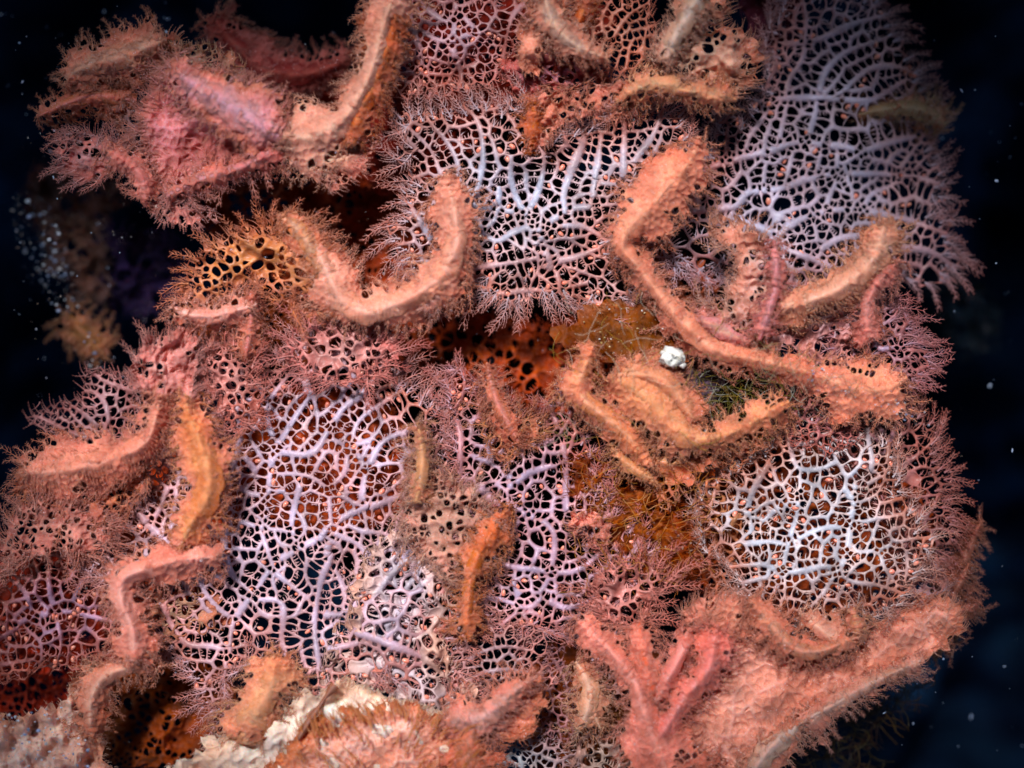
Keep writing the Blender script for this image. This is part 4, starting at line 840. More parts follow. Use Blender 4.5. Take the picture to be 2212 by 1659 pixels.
# central U shaped fold, ear frond
reseed(12)
ridge('seaweed_fold', 'thick U shaped salmon fold curving round the dark hollow left of centre', [(967,372),(970,410),(982,460),(988,510),(975,562),(938,610),(885,642),(825,668),(778,672),(738,648),(712,600),(690,550),(655,495)], [8,20,25,28,34,38,36,36,38,38,32,26,10], [70,85,92,95,95,90,85,85,85,80,80,75,60], 32, ((.90,.54,.46), (.82,.42,.32), (.70,.28,.17)), fuzz=8, lean=-.1)
ridge('seaweed_fold', 'row of pale combs along the inner side of the U shaped fold', crop(5, [(800,-60),(790,40),(730,170),(650,290),(560,380)]), [8,16,18,18,10], [85,92,92,90,84], 10, ((.90,.62,.58), (.82,.46,.40), (.7,.3,.2)), fuzz=14, feather=14, comb=4)
flap('seaweed_lobe', 'orange ear shaped frond with a feathered crest left of the U shaped fold', [(378,650),(395,600),(425,550),(465,515),(520,495),(560,480),(598,462),(640,475),(675,510),(700,570),(728,640),(700,680),(640,680),(590,640),(540,625),(480,650),(430,672)], (620,660), height(48, (.06, 0), 12, 110, (560, 570), domes=((660, 560, 60, 30), (560, 600, 50, -25))), ((.80,.42,.22), (.62,.24,.10), (.58,.26,.15)), pin=60, closure=.22, mat=M_NET, opn=1.35, rf=10.5, rc=30, fringe=24, fringe_gap=7,
 ridges=[([(610,470),(650,500),(680,550),(705,600),(725,650)], [12,26,28,24,18], [75,85,88,85,75], 20, ((.86,.48,.36), (.78,.34,.2), (.62,.24,.11)), {})])
ridge('seaweed_fold', 'pale salmon lip under the ear shaped frond, tapering to the left', crop(4, [(1045,370),(1120,410),(1230,430),(1340,410),(1450,380),(1540,350)]), [6,16,21,22,18,10], [60,70,74,74,72,66], 16, ((.88,.54,.50), (.80,.38,.32), (.66,.25,.15)), fuzz=4)
ridge('seaweed_fold', 'short upright stem joining the salmon lip to the lace below', crop(4, [(1510,280),(1510,400),(1495,520),(1480,620),(1470,700)]), [12,14,16,24,10], [70,66,60,50,35], 14, (PNK, (.66,.28,.2), (.55,.2,.13)), fuzz=6)
flap('seaweed_lobe', 'soft rosy fringe spreading below the pale saddle of the U shaped fold', [(612,730),(640,700),(690,690),(740,695),(800,700),(850,740),(850,790),(800,820),(740,830),(670,810),(625,780)], (740,830), height(48, amp=8, size=80), ((.74,.44,.42), (.70,.34,.32), (.66,.27,.26)), pin=75, closure=.1, uni=.3, mat=M_NET, opn=1.4, rf=11, rc=30, fringe=22, fringe_gap=7)
flap('seaweed_lobe', 'rosy feathered tuft at the upper edge of the big lace below the short stem', [(440,760),(480,735),(530,740),(560,790),(560,860),(530,930),(500,940),(470,870),(440,820)], (520,950), height(42, amp=8, size=60), ((.72,.42,.40), (.66,.30,.28), (.6,.24,.2)), pin=65, closure=.1, uni=.3, mat=M_NET, opn=1.4, rf=11, fringe=20)
# left bell and straps
flap('seaweed_lobe', 'bell shaped rosy lobe with pointed upper corner at the left', crop(4, [(780,760),(800,680),(840,610),(920,545),(1010,560),(1060,500),(1130,470),(1170,560),(1195,680),(1170,830),(1200,940),(1120,1010),(1040,1080),(960,1000),(900,920),(810,860)]), crop(4, [(1050,1080)])[0], height(62, amp=16, size=60), ((.76,.42,.40), (.70,.33,.30), (.64,.28,.26)), pin=45, closure=.75, rf=9.5, rc=22, fringe=26, curl=.6)
ridge('seaweed_fold', 'tall orange tan leaf standing upright on the left part of the big lace', crop(4, [(1120,900),(1130,1010),(1190,1150),(1235,1300),(1260,1430),(1230,1560)])+crop(7, [(1180,120),(1120,240),(1080,350)]), [8,18,34,42,42,38,36,28,14], [80,90,100,105,105,100,95,85,75], 28, ((.80,.44,.26), (.74,.32,.16), (.72,.30,.22)), fuzz=7)
ridge('seaweed_fold', 'twisted pink strap descending to the rim of the round hollow at lower left', crop(7, [(1330,390),(1180,400),(1000,430),(820,480),(720,540),(730,680),(790,800),(810,920),(800,1020)]), [12,20,26,28,30,26,26,28,20], [70,78,85,92,98,98,95,90,85], 26, ((.88,.50,.46), (.80,.38,.32), (.66,.25,.16)), fuzz=4)
ridge('seaweed_fold', 'beige strap running along the left rim of the round hollow', crop(7, [(860,960),(760,1060),(640,1090),(570,1170),(540,1280),(540,1390),(560,1500)]), [18,26,28,26,22,20,8], [75,72,66,60,54,48,36], 20, ((.84,.56,.48), (.74,.36,.28), (.62,.24,.12)), fuzz=4)
flap('seaweed_lobe', 'thin translucent tan web stretched between the pink strap and the big lace', crop(7, [(880,700),(960,560),(1080,490),(1200,470),(1260,560),(1330,700),(1360,800),(1200,860),(1100,900),(980,930),(900,1000),(860,860)]), crop(7, [(850,750)])[0], height(12, amp=10, size=80), ((.62,.42,.34), (.50,.28,.18), (.42,.18,.08)), closure=.45, rf=13, rc=36, fringe=0)
ridge('seaweed_fold', 'plump pink fold reaching to the left edge above the feathery tufts', crop(4, [(960,900),(930,1050),(880,1180),(760,1250),(600,1300),(430,1340),(280,1360),(140,1350)]), [16,20,28,36,42,40,34,16], [85,88,88,82,72,60,45,30], 30, ((.86,.44,.36), (.78,.34,.25), (.62,.24,.17)), fuzz=10, feather=16)
flap('seaweed_lobe', 'downy pink tufted lobe at the left edge with an orange red hollow', crop(4, [(90,1380),(200,1320),(400,1330),(600,1330),(780,1300),(880,1290),(870,1440),(800,1560),(700,1640),(520,1660),(350,1640),(200,1620),(100,1560)]), crop(4, [(880,1250)])[0], height(28, (.06, 0), 12, 70, (170, 1050)), ((.72,.30,.18), (.64,.24,.13), (.60,.26,.21)), pin=55, closure=.45, rf=10, fringe=22, fringe_gap=6, sag=6)
flap('seaweed_lobe', 'fan of curled rosy combs below the orange red hollow at the left edge', crop(7, [(-30,330),(60,180),(150,90),(280,30),(420,60),(560,110),(700,170),(740,220),(660,300),(600,370),(480,390),(350,370),(200,370),(60,470),(-30,520)]), crop(7, [(250,420)])[0], height(35, amp=10, size=60), ((.74,.40,.36), (.70,.34,.29), (.64,.28,.24)), pin=60, closure=.4, rf=9.5, rc=22, fringe=24, fringe_gap=6, curl=.9)

# centre: ridges on the fans
reseed(13)
ridge('seaweed_fold', 'long salmon ridge crossing the right half, from the central fan to the right edge', [(1512,300),(1495,340),(1450,395),(1400,452),(1350,500),(1342,535),(1375,570),(1405,610),(1440,655),(1482,700),(1540,755),(1610,772),(1690,790),(1760,808),(1830,835),(1900,845),(1960,815)], [6,22,30,36,36,28,24,22,24,34,28,26,24,24,32,34,10], [60,75,90,100,100,95,90,85,80,78,75,70,65,60,60,50,30], 28, ((.86,.46,.34), (.80,.36,.26), (.68,.27,.16)), fuzz=7, lean=.2)
flap('seaweed_lobe', 'sail shaped beige frond with a pink right edge, standing beside the long ridge', [(1530,485),(1560,465),(1600,475),(1640,505),(1680,545),(1676,620),(1660,690),(1640,740),(1600,745),(1550,720),(1500,710),(1480,680),(1500,655),(1560,640),(1590,590),(1575,545),(1545,530)], (1620,740), height(62, (.1, 0), 12, 90, (1600, 600)), ((.72,.50,.48), (.66,.36,.28), (.60,.34,.24)), pin=50, closure=.55, rf=10, rc=26, fringe=22,
 ridges=[([(1672,520),(1678,570),(1672,630),(1655,690),(1640,735)], [6,12,14,14,8], [95,105,108,104,90], 14, cRO, dict(fuzz=5)), ([(1500,690),(1540,700),(1580,725),(1620,740)], [12,24,22,10], [70,75,75,70], 16, cPK, {})])
ridge('seaweed_fold', 'pale horn curving up to the right between the two right hand lace fans', [(1665,665),(1720,655),(1775,640),(1830,612),(1880,570),(1902,520),(1912,470)], [14,24,28,32,32,28,10], [60,72,80,85,90,95,95], 28, ((.82,.52,.42), (.74,.40,.30), (.6,.3,.16)), fuzz=10, feather=14)
ridge('seaweed_fold', 'small pink spur leaning on the pale horn at the right', [(1945,560),(1915,590),(1885,625),(1870,680),(1880,740)], [5,10,16,24,10], [75,85,82,70,50], 14, ((.76,.38,.36), (.66,.28,.24), (.5,.18,.14)), fuzz=10)
ridge('seaweed_fold', 'dim pale tongue lying across the right rim of the lavender fan', crop(3, [(1200,690),(1300,670),(1420,650),(1550,650),(1660,700),(1730,770)]), [8,18,22,24,22,8], [-100,-95,-95,-98,-105,-112], 12, ((.50,.42,.32), (.42,.30,.20), (.30,.16,.09)), fuzz=10)  # light falloff at the right put into these dimmer colours
# top right group
flap('seaweed_lobe', 'beige trumpet shaped frond with a frilled rim at the top right', crop(3, [(30,300),(90,180),(170,60),(230,-40),(430,-40),(440,140),(510,180),(580,240),(625,340),(600,450),(545,560),(480,600),(380,570),(250,530),(100,480),(50,400)]), crop(3, [(60,450)])[0], height(70, (-.1, 0), 14, 90, (1530, 100)), ((.84,.62,.52), (.74,.44,.34), (.6,.28,.18)), closure=.75, rf=10.5, fringe=30, sag=7,
 ridges=[(crop(3, [(60,380),(100,260),(180,120),(250,0),(300,-60)]), [12,26,30,28,20], [90,100,105,105,105], 24, ((.86,.62,.56), (.78,.48,.38), (.66,.34,.22)), {}), (crop(2, [(1750,600),(1850,530),(1980,505),(2120,515)])+crop(3, [(100,535),(260,550),(400,580),(490,600)]), [10,18,24,26,22,18,16,6], [60,75,85,90,90,88,84,70], 20, ((.84,.50,.34), (.78,.40,.26), (.62,.25,.12)), dict(fuzz=5))])
flap('seaweed_lobe', 'beige horn at the top middle whose point reaches right', crop(2, [(1270,-40),(1400,-40),(1430,110),(1500,220),(1600,300),(1690,355),(1560,345),(1450,300),(1340,290),(1270,370),(1230,450),(1130,330),(1130,180),(1200,90)]), crop(2, [(1250,200)])[0], height(75, amp=12, size=70), ((.84,.50,.40), (.72,.34,.25), (.6,.26,.15)), fringe=10, closure=.96,
 ridges=[(crop(2, [(1300,-30),(1340,110),(1420,220),(1520,290),(1680,350)]), [18,24,24,20,5], [95,100,100,98,90], 20, cBG, dict(fuzz=4))])
ridge('seaweed_fold', 'short orange blade pointing up left of the small peach fan', crop(2, [(1480,190),(1520,90),(1560,-20)]), [12,20,16], 60, 14, cOR, fuzz=5)
flap('seaweed_lobe', 'lumpy pink and crimson tissue in the recess under the beige horn', crop(2, [(1050,360),(1180,320),(1320,300),(1480,330),(1600,370),(1680,430),(1640,520),(1500,560),(1380,560),(1240,600),(1120,560),(1040,470)]), (1180,300), height(20, amp=16, size=38), ((.74,.36,.44), (.60,.14,.13), (.55,.12,.09)), closure=.8, rf=14, rc=36, wc=4.5, fringe=12, sag=13)
flap('seaweed_lobe', 'frilly salmon band between the crimson recess and the central fan', crop(2, [(1180,580),(1300,540),(1450,560),(1580,540),(1700,480),(1850,540),(1800,680),(1650,720),(1500,700),(1400,760),(1300,880),(1220,920),(1200,760)]), crop(2, [(1400,520)])[0], height(52, amp=12, size=50), ((.80,.40,.30), (.66,.25,.14), (.62,.26,.19)), closure=.7, rf=10, fringe=26, fringe_gap=7)
ridge('seaweed_fold', 'narrow orange blade hanging into the top of the central fan', crop(2, [(1230,620),(1240,720),(1230,820),(1210,930)]), [8,15,15,4], [65,62,55,45], 10, ((.66,.22,.06), (.56,.16,.04), (.5,.14,.04)), fuzz=5)

# lower centre
reseed(14)
ridge('seaweed_fold', 'slender pink spike rising into the dark hollow at the centre', crop(5, [(955,700),(975,800),(1000,900),(1050,1010),(1110,1110),(1150,1200)]), [4,12,17,20,18,6], [60,62,60,52,42,30], 16, ((.80,.40,.38), (.72,.30,.20), (.6,.2,.1)), fuzz=6)
flap('seaweed_lobe', 'orange brown tuft with curled combs on the spike in the lower centre', crop(5, [(930,900),(1000,930),(1100,960),(1200,980),(1300,1050),(1280,1150),(1140,1180),(1120,1300),(1020,1280),(950,1150)]), crop(5, [(1100,1250)])[0], height(26, amp=10, size=60), ((.70,.36,.22), (.56,.22,.09), (.6,.26,.16)), pin=55, closure=.35, rf=11, rc=30, fringe=24)
ridge('seaweed_fold', 'comb edged salmon fold right of the dark hollow, running down to a pale tip', crop(5, [(1600,590),(1560,690),(1520,790),(1490,880),(1560,950),(1660,1020),(1760,1100),(1850,1200),(1940,1320)]), [6,18,22,22,26,26,24,18,5], [70,78,82,84,82,78,74,68,60], 24, ((.86,.48,.34), (.80,.36,.20), (.66,.28,.16)), fuzz=12, comb=4)
ridge('seaweed_fold', 'broad forked tan fold below the thread tangle, its right arm tapering', [(1318,815),(1360,830),(1405,860),(1440,905),(1485,945),(1530,948),(1590,930),(1650,895),(1705,868)], [12,38,44,42,34,22,20,18,8], [65,72,78,80,78,74,72,68,60], 26, ((.82,.46,.28), (.76,.36,.22), (.66,.30,.17)), fuzz=8, lean=.1)
ridge('seaweed_fold', 'short tan crest parallel to the forked fold, ending near the grain', crop(5, [(1690,800),(1800,770),(1950,780),(2060,840),(2130,940),(2200,1060)]), [8,18,28,30,26,18], [60,72,80,80,76,70], 22, ((.78,.44,.30), (.70,.34,.22), (.6,.26,.15)), fuzz=9)
ridge('seaweed_fold', 'small torn pale flake at the end of the comb edged fold', crop(5, [(1700,1200),(1780,1300),(1880,1360),(1980,1430)]), [5,14,16,5], [55,60,60,50], 10, ((.80,.46,.30), (.72,.36,.2), (.6,.25,.12)), fuzz=5)
flap('seaweed_lobe', 'peach tissue sheet under the forked tan fold', crop(6, [(-60,900),(80,960),(240,1100),(330,1180),(440,1160),(540,1100),(640,1060),(690,1130),(560,1240),(500,1330),(350,1300),(230,1380),(120,1500),(20,1560),(-60,1400),(-80,1100)]), (1450,950), height(30, amp=12, size=80), ((.78,.42,.26), (.70,.32,.17), (.6,.22,.1)), closure=.4, opn=1.4, rf=11, fringe=14)
flap('seaweed_lobe', 'deep orange wispy mat between the central lace and the orange mesh', [(1245,990),(1290,1000),(1350,1020),(1400,1050),(1460,1080),(1480,1150),(1500,1210),(1470,1250),(1400,1230),(1330,1190),(1280,1120),(1240,1060)], (1300,1100), height(10, amp=16, size=70), ((.62,.24,.06), (.50,.15,.025), (.48,.14,.03)), closure=.8, rf=11, fringe=34, mat=M_FILM, uni=0)
flap('film', 'olive ochre film dotted with grains beside the white grain', [(1190,720),(1240,690),(1310,655),(1400,650),(1450,690),(1490,740),(1480,800),(1420,830),(1350,800),(1290,770),(1250,790),(1210,750)], (1300,720), height(42, amp=10, size=120), ((.46,.20,.05), (.44,.17,.04), (.42,.15,.05)), thick=.3, closure=1.0, rf=18, rc=60, wv=3, wc=2, wf=1.4, fringe=0, teeth=0, mat=M_FILM, uni=0, sag=1, opn=1.3)
flap('film', 'greyish violet fuzzy film right of the white grain', [(1440,800),(1480,780),(1530,785),(1560,820),(1540,870),(1500,900),(1470,860)], (1500,840), height(10, amp=6, size=50), ((.32,.24,.34), (.28,.2,.3), (.3,.2,.25)), closure=1, rf=11, fringe=10, mat=M_FILM, uni=0)
ridge('seaweed_fold', 'narrow upright orange fold between the frosted sheet and the pink lilac lace', crop(8, [(1080,90),(1020,200),(940,310),(880,430),(850,560),(840,700),(835,830),(860,900)]), [4,16,20,20,17,17,14,5], [50,72,80,84,84,80,74,60], 20, ((.80,.32,.20), (.66,.24,.08), (.58,.24,.12)), fuzz=5)
flap('seaweed_lobe', 'hazy tan leaf of downy tissue above the frosted sheet', [(900,970),(930,1000),(960,1030),(1010,1050),(1050,1100),(1040,1170),(1010,1230),(960,1250),(900,1200),(870,1130),(880,1050)], (980,1280), height(62, amp=12, size=70), ((.66,.44,.38), (.60,.36,.28), (.58,.34,.27)), pin=60, closure=.45, rf=9.5, rc=24, fringe=26, fringe_gap=6)
ridge('seaweed_fold', 'faint beige upright blade rising from the hazy tan leaf', crop(5, [(540,1060),(560,1180),(570,1300),(560,1420),(530,1540)]), [4,12,16,18,12], [75,85,88,86,80], 14, ((.72,.46,.30), (.64,.36,.22), (.58,.3,.2)), fuzz=9)
flap('seaweed_lobe', 'pink knobbly cluster at the right rim of the pink lilac lace', crop(8, [(1440,140),(1530,90),(1640,160),(1700,260),(1640,330),(1560,300),(1470,260)]), (1270,1150), height(40, amp=14, size=34), ((.84,.42,.38), (.74,.32,.28), (.66,.28,.2)), closure=.8, rf=11, fringe=14, sag=9)
flap('seaweed_lobe', 'bushy rosy tuft with branching tips left of the large pink mass', crop(8, [(1560,560),(1640,480),(1760,420),(1900,400),(2040,440),(2100,520),(1980,600),(1900,700),(1880,800),(1760,820),(1640,760),(1560,660)]), crop(8, [(1850,820)])[0], height(42, amp=14, size=60), ((.72,.40,.38), (.66,.28,.24), (.62,.28,.24)), pin=75, closure=.15, mat=M_NET, opn=1.4, rf=11, rc=28, fringe=20, fringe_gap=7)

# bottom
reseed(15)
flap('seaweed_lobe', 'creamy white fleshy crust along the bottom edge', [(330,1690),(400,1650),(470,1590),(530,1555),(590,1530),(640,1500),(700,1490),(760,1470),(830,1490),(900,1520),(960,1530),(1000,1600),(900,1690)], (640,1700), height(68, amp=14, size=80), ((.96,.86,.82), (.94,.80,.72), (.88,.66,.54)), uni=0, closure=1, rf=15, rc=40, wc=3, wf=2.4, fringe=10, sag=8)
ridge('seaweed_fold', 'pointed peach spike rising from the creamy crust', crop(7, [(1640,970),(1650,1080),(1630,1180),(1560,1290),(1500,1400),(1480,1520)]), [8,30,36,40,46,28], [75,88,90,85,75,60], 26, ((.86,.52,.36), (.82,.42,.26), (.74,.34,.2)), fuzz=9)
flap('seaweed_lobe', 'orange crest covered with long curved combs at the bottom edge', [(600,1700),(625,1610),(665,1560),(720,1540),(800,1520),(880,1520),(940,1545),(1000,1590),(1040,1640),(1050,1700)], (780,1720), height(82, amp=8, size=80), ((.92,.60,.54), (.88,.44,.32), (.76,.32,.15)), uni=.2, closure=1, rf=10, fringe=16, fringe_gap=6, sag=10)
g = Geo(); r_ = root('comb_crest', 800, 1600, 90, 'rows of long dark orange curved bristles lying on the bottom crest', 'seaweed')
m_ = 150; px = rng.uniform(640, 1020, m_); py = 1530+np.abs(px-820)*.25+rng.uniform(0, 1, m_)**1.5*120; an = -math.pi/2+(px-820)/300+rng.uniform(-.25, .25, m_)
feathers(g, np.column_stack([px, py, 100+rng.uniform(0, 14, m_)]), np.column_stack([np.cos(an), np.sin(an)]), rng.uniform(22, 40, m_), np.array([.84,.40,.22]), np.array([.72,.28,.12]), .12, None, 1.6, 8, 5)
g.build('bristles', M_FOLD, r_)
flap('seaweed_lobe', 'smooth pink flap with a comb covered orange face, rising right of the bottom crest', crop(8, [(620,1370),(760,1330),(900,1330),(1000,1260),(1100,1170),(1200,1100),(1310,1100),(1330,1180),(1290,1290),(1250,1400),(1180,1480),(1050,1500),(980,1450),(950,1560),(980,1700),(700,1700)]), crop(8, [(900,1450)])[0], height(70, amp=10, size=90), ((.84,.42,.34), (.76,.32,.18), (.68,.26,.13)), closure=1, rf=10.5, fringe=18, sag=8,
 ridges=[(crop(8, [(700,1360),(850,1380),(960,1340),(1050,1260),(1140,1180),(1240,1120)]), [24,34,32,22,16,6], [85,95,100,105,105,100], 24, ((.90,.50,.48), (.82,.38,.32), (.7,.28,.18)), dict(fuzz=4)), (crop(8, [(880,1420),(840,1530),(850,1700)]), [20,44,50], [85,88,88], 24, ((.82,.34,.26), (.76,.28,.18), (.66,.22,.12)), dict(fuzz=4))])
ridge('dead_stick', 'short knobbly brown grey twig lying in the frosted sheet at the bottom', crop(7, [(2010,1160),(1950,1240),(1890,1330),(1820,1430),(1790,1490)]), [16,9,10,9,4], 95, 9, ((.46,.30,.26), (.38,.2,.14), (.34,.18,.12)), fuzz=0, ruffle=.3, feather=0, spread=0)['category'] = 'twig'
# gritty mound at bottom left
flap('seaweed_lobe', 'pale mound crusted with glassy grit in the bottom left corner', crop(7, [(-60,1330),(60,1370),(200,1340),(330,1290),(400,1180),(460,1060),(540,1000),(590,1080),(560,1180),(570,1350),(590,1480),(640,1620),(700,1750),(-60,1750)]), (100,1700), height(25, amp=18, size=70), ((.92,.74,.70), (.88,.60,.50), (.80,.46,.34)), uni=.2, closure=1, rf=13, fringe=8, sag=8)
# big pink mass lower right
reseed(16)
flap('seaweed_lobe', 'largest pink fleshy mass, with a straight pale lower edge, at the lower right', crop(9, [(-60,1750),(0,1500),(60,1300),(140,1150),(160,1000),(150,850),(180,720),(280,650),(400,610),(520,650),(640,740),(740,840),(820,920),(900,940),(1040,910),(1180,860),(1300,800),(1460,720),(1600,640),(1760,640),(1850,720),(1830,820),(1740,900),(1660,990),(1500,1060),(1350,1130),(1200,1210),(1050,1310),(900,1390),(760,1500),(640,1620),(540,1750)]), crop(9, [(400,1500)])[0],
 height(25, (-.05, 0), 8, 120, (1800, 1450)), ((.86,.52,.46), (.82,.42,.32), (.76,.34,.21)), closure=1, rf=10.5, rc=40, wv=5, wc=3.4, wf=1.6, fringe=24, fringe_gap=7, sag=9, teeth=1, marg=40,
 ridges=[(crop(9, [(860,1390),(1000,1320),(1150,1230),(1300,1150),(1450,1080),(1600,1010)]), [14,20,22,22,20,8], [30,34,34,30,24,15], 22, ((.88,.58,.54), (.84,.46,.38), (.76,.34,.25)), dict(fuzz=5)),
         (crop(9, [(560,1730),(660,1570),(760,1480),(880,1385)]), [30,34,28,14], [40,44,42,34], 26, ((.90,.62,.58), (.86,.5,.4), (.76,.34,.22)), dict(fuzz=5)),
         (crop(9, [(560,640),(660,760),(760,880),(860,960),(1000,960),(1120,910),(1230,870)]), [8,18,20,22,20,15,4], [70,78,80,78,72,66,58], 20, ((.80,.40,.32), (.74,.32,.22), (.64,.24,.14)), dict(fuzz=5))])
flap('seaweed_lobe', 'fine combed brown pink frill on top of the large pink mass', crop(9, [(170,720),(280,640),(420,610),(540,650),(640,730),(700,820),(640,900),(480,880),(330,850),(220,820)]), crop(9, [(450,950)])[0], height(62, amp=8, size=80), ((.70,.36,.28), (.64,.29,.21), (.6,.26,.18)), closure=.95, rf=9.5, fringe=30, fringe_gap=6)
ridge('seaweed_fold', 'upright coral pink strap rising on the left of the large pink mass', crop(9, [(370,820),(340,950),(330,1060),(240,1160),(150,1270),(80,1390),(20,1480)]), [14,28,26,22,20,24,30], [75,90,92,90,88,84,78], 26, ((.90,.42,.42), (.82,.30,.26), (.68,.2,.13)), fuzz=6)
ridge('seaweed_fold', 'second coral strap crossing from the rosy tuft down into the pink mass', crop(8, [(1490,760),(1580,850),(1680,940),(1770,1040),(1850,1150),(1890,1260),(1920,1400),(1990,1550),(2050,1720)]), [6,18,26,28,26,30,38,46,48], [50,66,76,82,84,86,84,80,78], 28, ((.86,.44,.40), (.80,.34,.28), (.68,.26,.17)), fuzz=8)
ridge('seaweed_fold', 'short red striped blade standing between the two coral straps', crop(8, [(1870,780),(1880,870),(1890,980),(1930,1100),(1960,1230)]), [8,16,20,22,16], [70,84,88,88,84], 18, ((.80,.22,.13), (.78,.34,.28), (.7,.28,.2)), fuzz=6)
ridge('seaweed_fold', 'slim rosy blade leaning on the coral straps near the olive threads', crop(8, [(2180,820),(2140,930),(2090,1040),(2030,1140),(1980,1250)]), [8,18,20,20,14], [70,82,88,88,84], 18, ((.86,.44,.42), (.8,.34,.3), (.66,.24,.17)), fuzz=6)
ridge('seaweed_fold', 'pointed tan blade lying over the white and blue net on the pink mass', crop(9, [(860,730),(950,790),(1020,850),(1090,900),(1140,920)]), [4,20,26,22,8], [50,56,58,55,50], 14, cBG, fuzz=4)
ridge('seaweed_fold', 'small upright tan tooth right of the pointed tan blade', crop(9, [(1190,690),(1200,770),(1220,850),(1250,900)]), [4,16,22,14], [50,56,58,50], 14, ((.66,.36,.24), (.6,.3,.2), (.5,.22,.14)), fuzz=5)
for q, hw_, zz_, lb in [([(1950,190),(1900,300),(1850,420),(1790,540),(1720,640)], [3,12,17,18,10], -60, 'long dim brown pink plume at the far right tip of the pink mass'), ([(1880,430),(1850,520),(1780,620),(1700,710)], [4,12,16,8], -40, 'shorter dim plume beside the far right tip'), ([(1950,670),(1850,720),(1750,780),(1650,830)], [4,13,18,10], -45, 'ragged dim brown tip pointing right below the plumes'), ([(1790,930),(1750,880),(1680,880),(1600,900)], [4,14,18,10], -45, 'lowest dim rosy tip at the right end of the pink mass')]:
    ridge('seaweed_plume', lb, crop(9, q), hw_, zz_, 14, ((.44,.22,.18), (.36,.15,.11), (.28,.1,.07)), fuzz=15, feather=22)  # beige plumes coloured darker, in place of weaker light at the edge
flap('seaweed_lobe', 'dusky lilac frost covered patch where the white net meets the plumes', crop(9, [(1400,620),(1500,520),(1620,480),(1720,520),(1740,640),(1640,720),(1500,740),(1400,760)]), crop(9, [(1500,760)])[0], height(-5, amp=12, size=50), ((.46,.36,.46), (.42,.28,.30), (.34,.18,.16)), pin=45, closure=.6, rf=10, fringe=26)
# leaves bottom centre
ridge('seaweed_fold', 'beige crumpled leaf with a forked foot hanging in the bottom gap', crop(8, [(1490,1020),(1560,1130),(1580,1230),(1550,1340),(1490,1450)]), [14,26,28,24,5], [30,38,42,40,30], 20, ((.84,.60,.50), (.76,.44,.32), (.62,.3,.17)), fuzz=4)
ridge('seaweed_fold', 'right toe of the beige crumpled leaf over the black gap', crop(8, [(1560,1240),(1600,1340),(1640,1430)]), [14,14,4], [38,36,28], 12, ((.80,.54,.44), (.72,.4,.28), (.6,.28,.15)), fuzz=4)
flap('lace_frond', 'pale lilac mesh right of the beige crumpled leaf', crop(8, [(1600,1060),(1700,1020),(1800,1120),(1840,1220),(1760,1260),(1640,1230)]), crop(8, [(1900,1300)])[0], height(10, amp=6, size=60), ((.70,.56,.60), (.66,.46,.44), (.6,.34,.3)), closure=.05, rf=12, fringe=12, mat=M_NET, wc=3.6, wf=2)

# ================================================================ white grain, threads, grit, drifting specks
reseed(17)
g = Geo(); V, F = ball(25, 21, 15, 5, .2, 18, 14); V = V+np.random.default_rng(3).normal(0, 1.6, V.shape); V[:, :2] += (1451, 771); V[:, 2] += 84
g.add(V, F, (.88, .90, .88)); V, F = ball(9, 8, 7, 6, .2, 9, 6); V[:, :2] += (1474, 788); V[:, 2] += 82; g.add(V, F, (.85, .86, .84))
tag(g.build('shell_grain', M_GRIT), 'bright white lump, the largest grain, resting on the olive ochre film', 'grain')
def threads(name, label, x0, y0, x1, y1, n, z, zr, col, rad, ln, seed, mask=None):
    r = np.random.default_rng(seed); g = Geo()
    for i in range(n):
        x, y = r.uniform(x0, x1), r.uniform(y0, y1)
        if mask is not None and not inside(mask, np.array([x]), np.array([y]))[0]: continue
        a = r.uniform(0, 6.28); m = 9; p = []; da = r.uniform(-.3, .3); zz = z+r.uniform(-zr, zr)
        for k in range(m):
            p.append((x, y, zz)); a += da+r.normal(0, .25); x += math.cos(a)*ln/m; y += math.sin(a)*ln/m; zz += r.normal(0, 3)
        c = np.array(col[r.integers(len(col))]); tube(g, p, rad*r.uniform(.6, 1.3), c, 3)
    return tag(g.build(name, M_HAIR), label, 'algae', kind='stuff')
mk = [(1500,800),(1560,790),(1640,800),(1740,810),(1780,840),(1740,880),(1690,880),(1620,930),(1540,930),(1510,900)]
threads('thread_algae', 'tangle of fine yellow green threads over the black hole right of centre', 1480, 790, 1790, 940, 420, 20, 40, [(.34,.30,.06), (.22,.20,.05), (.5,.5,.45), (.3,.18,.05)], .8, 70, 5, mk)
threads('thread_algae', 'fine pale threads lying over the long salmon ridge', 1450, 730, 1900, 850, 130, 95, 14, [(.5,.42,.2), (.6,.5,.4)], .6, 60, 6, [(1440,690),(1560,720),(1900,830),(1880,870),(1700,820),(1480,760)])
threads('thread_algae', 'few fine threads over the ochre film and forked tan fold', 1180, 650, 1560, 980, 60, 88, 20, [(.55,.4,.12), (.7,.6,.5)], .6, 90, 7)
threads('thread_algae', 'olive thread algae below the straight edge of the large pink mass', 1560, 1430, 2060, 1680, 900, -150, 60, [(.12,.09,.012), (.20,.12,.02), (.10,.04,.01)], 1.1, 75, 8, [(1600,1690),(1700,1600),(1800,1540),(1900,1490),(1960,1440),(1990,1470),(1900,1580),(1860,1690)])
threads('thread_algae', 'brown wispy threads filling the bottom gap below the beige leaf', 1240, 1430, 1480, 1659, 160, -30, 40, [(.4,.18,.05), (.3,.14,.05)], 1.2, 70, 9)
threads('thread_algae', 'fine orange threads woven over the deep orange mat', 1240, 980, 1520, 1270, 150, 40, 14, [(.6,.26,.06), (.66,.36,.14)], .9, 80, 10)

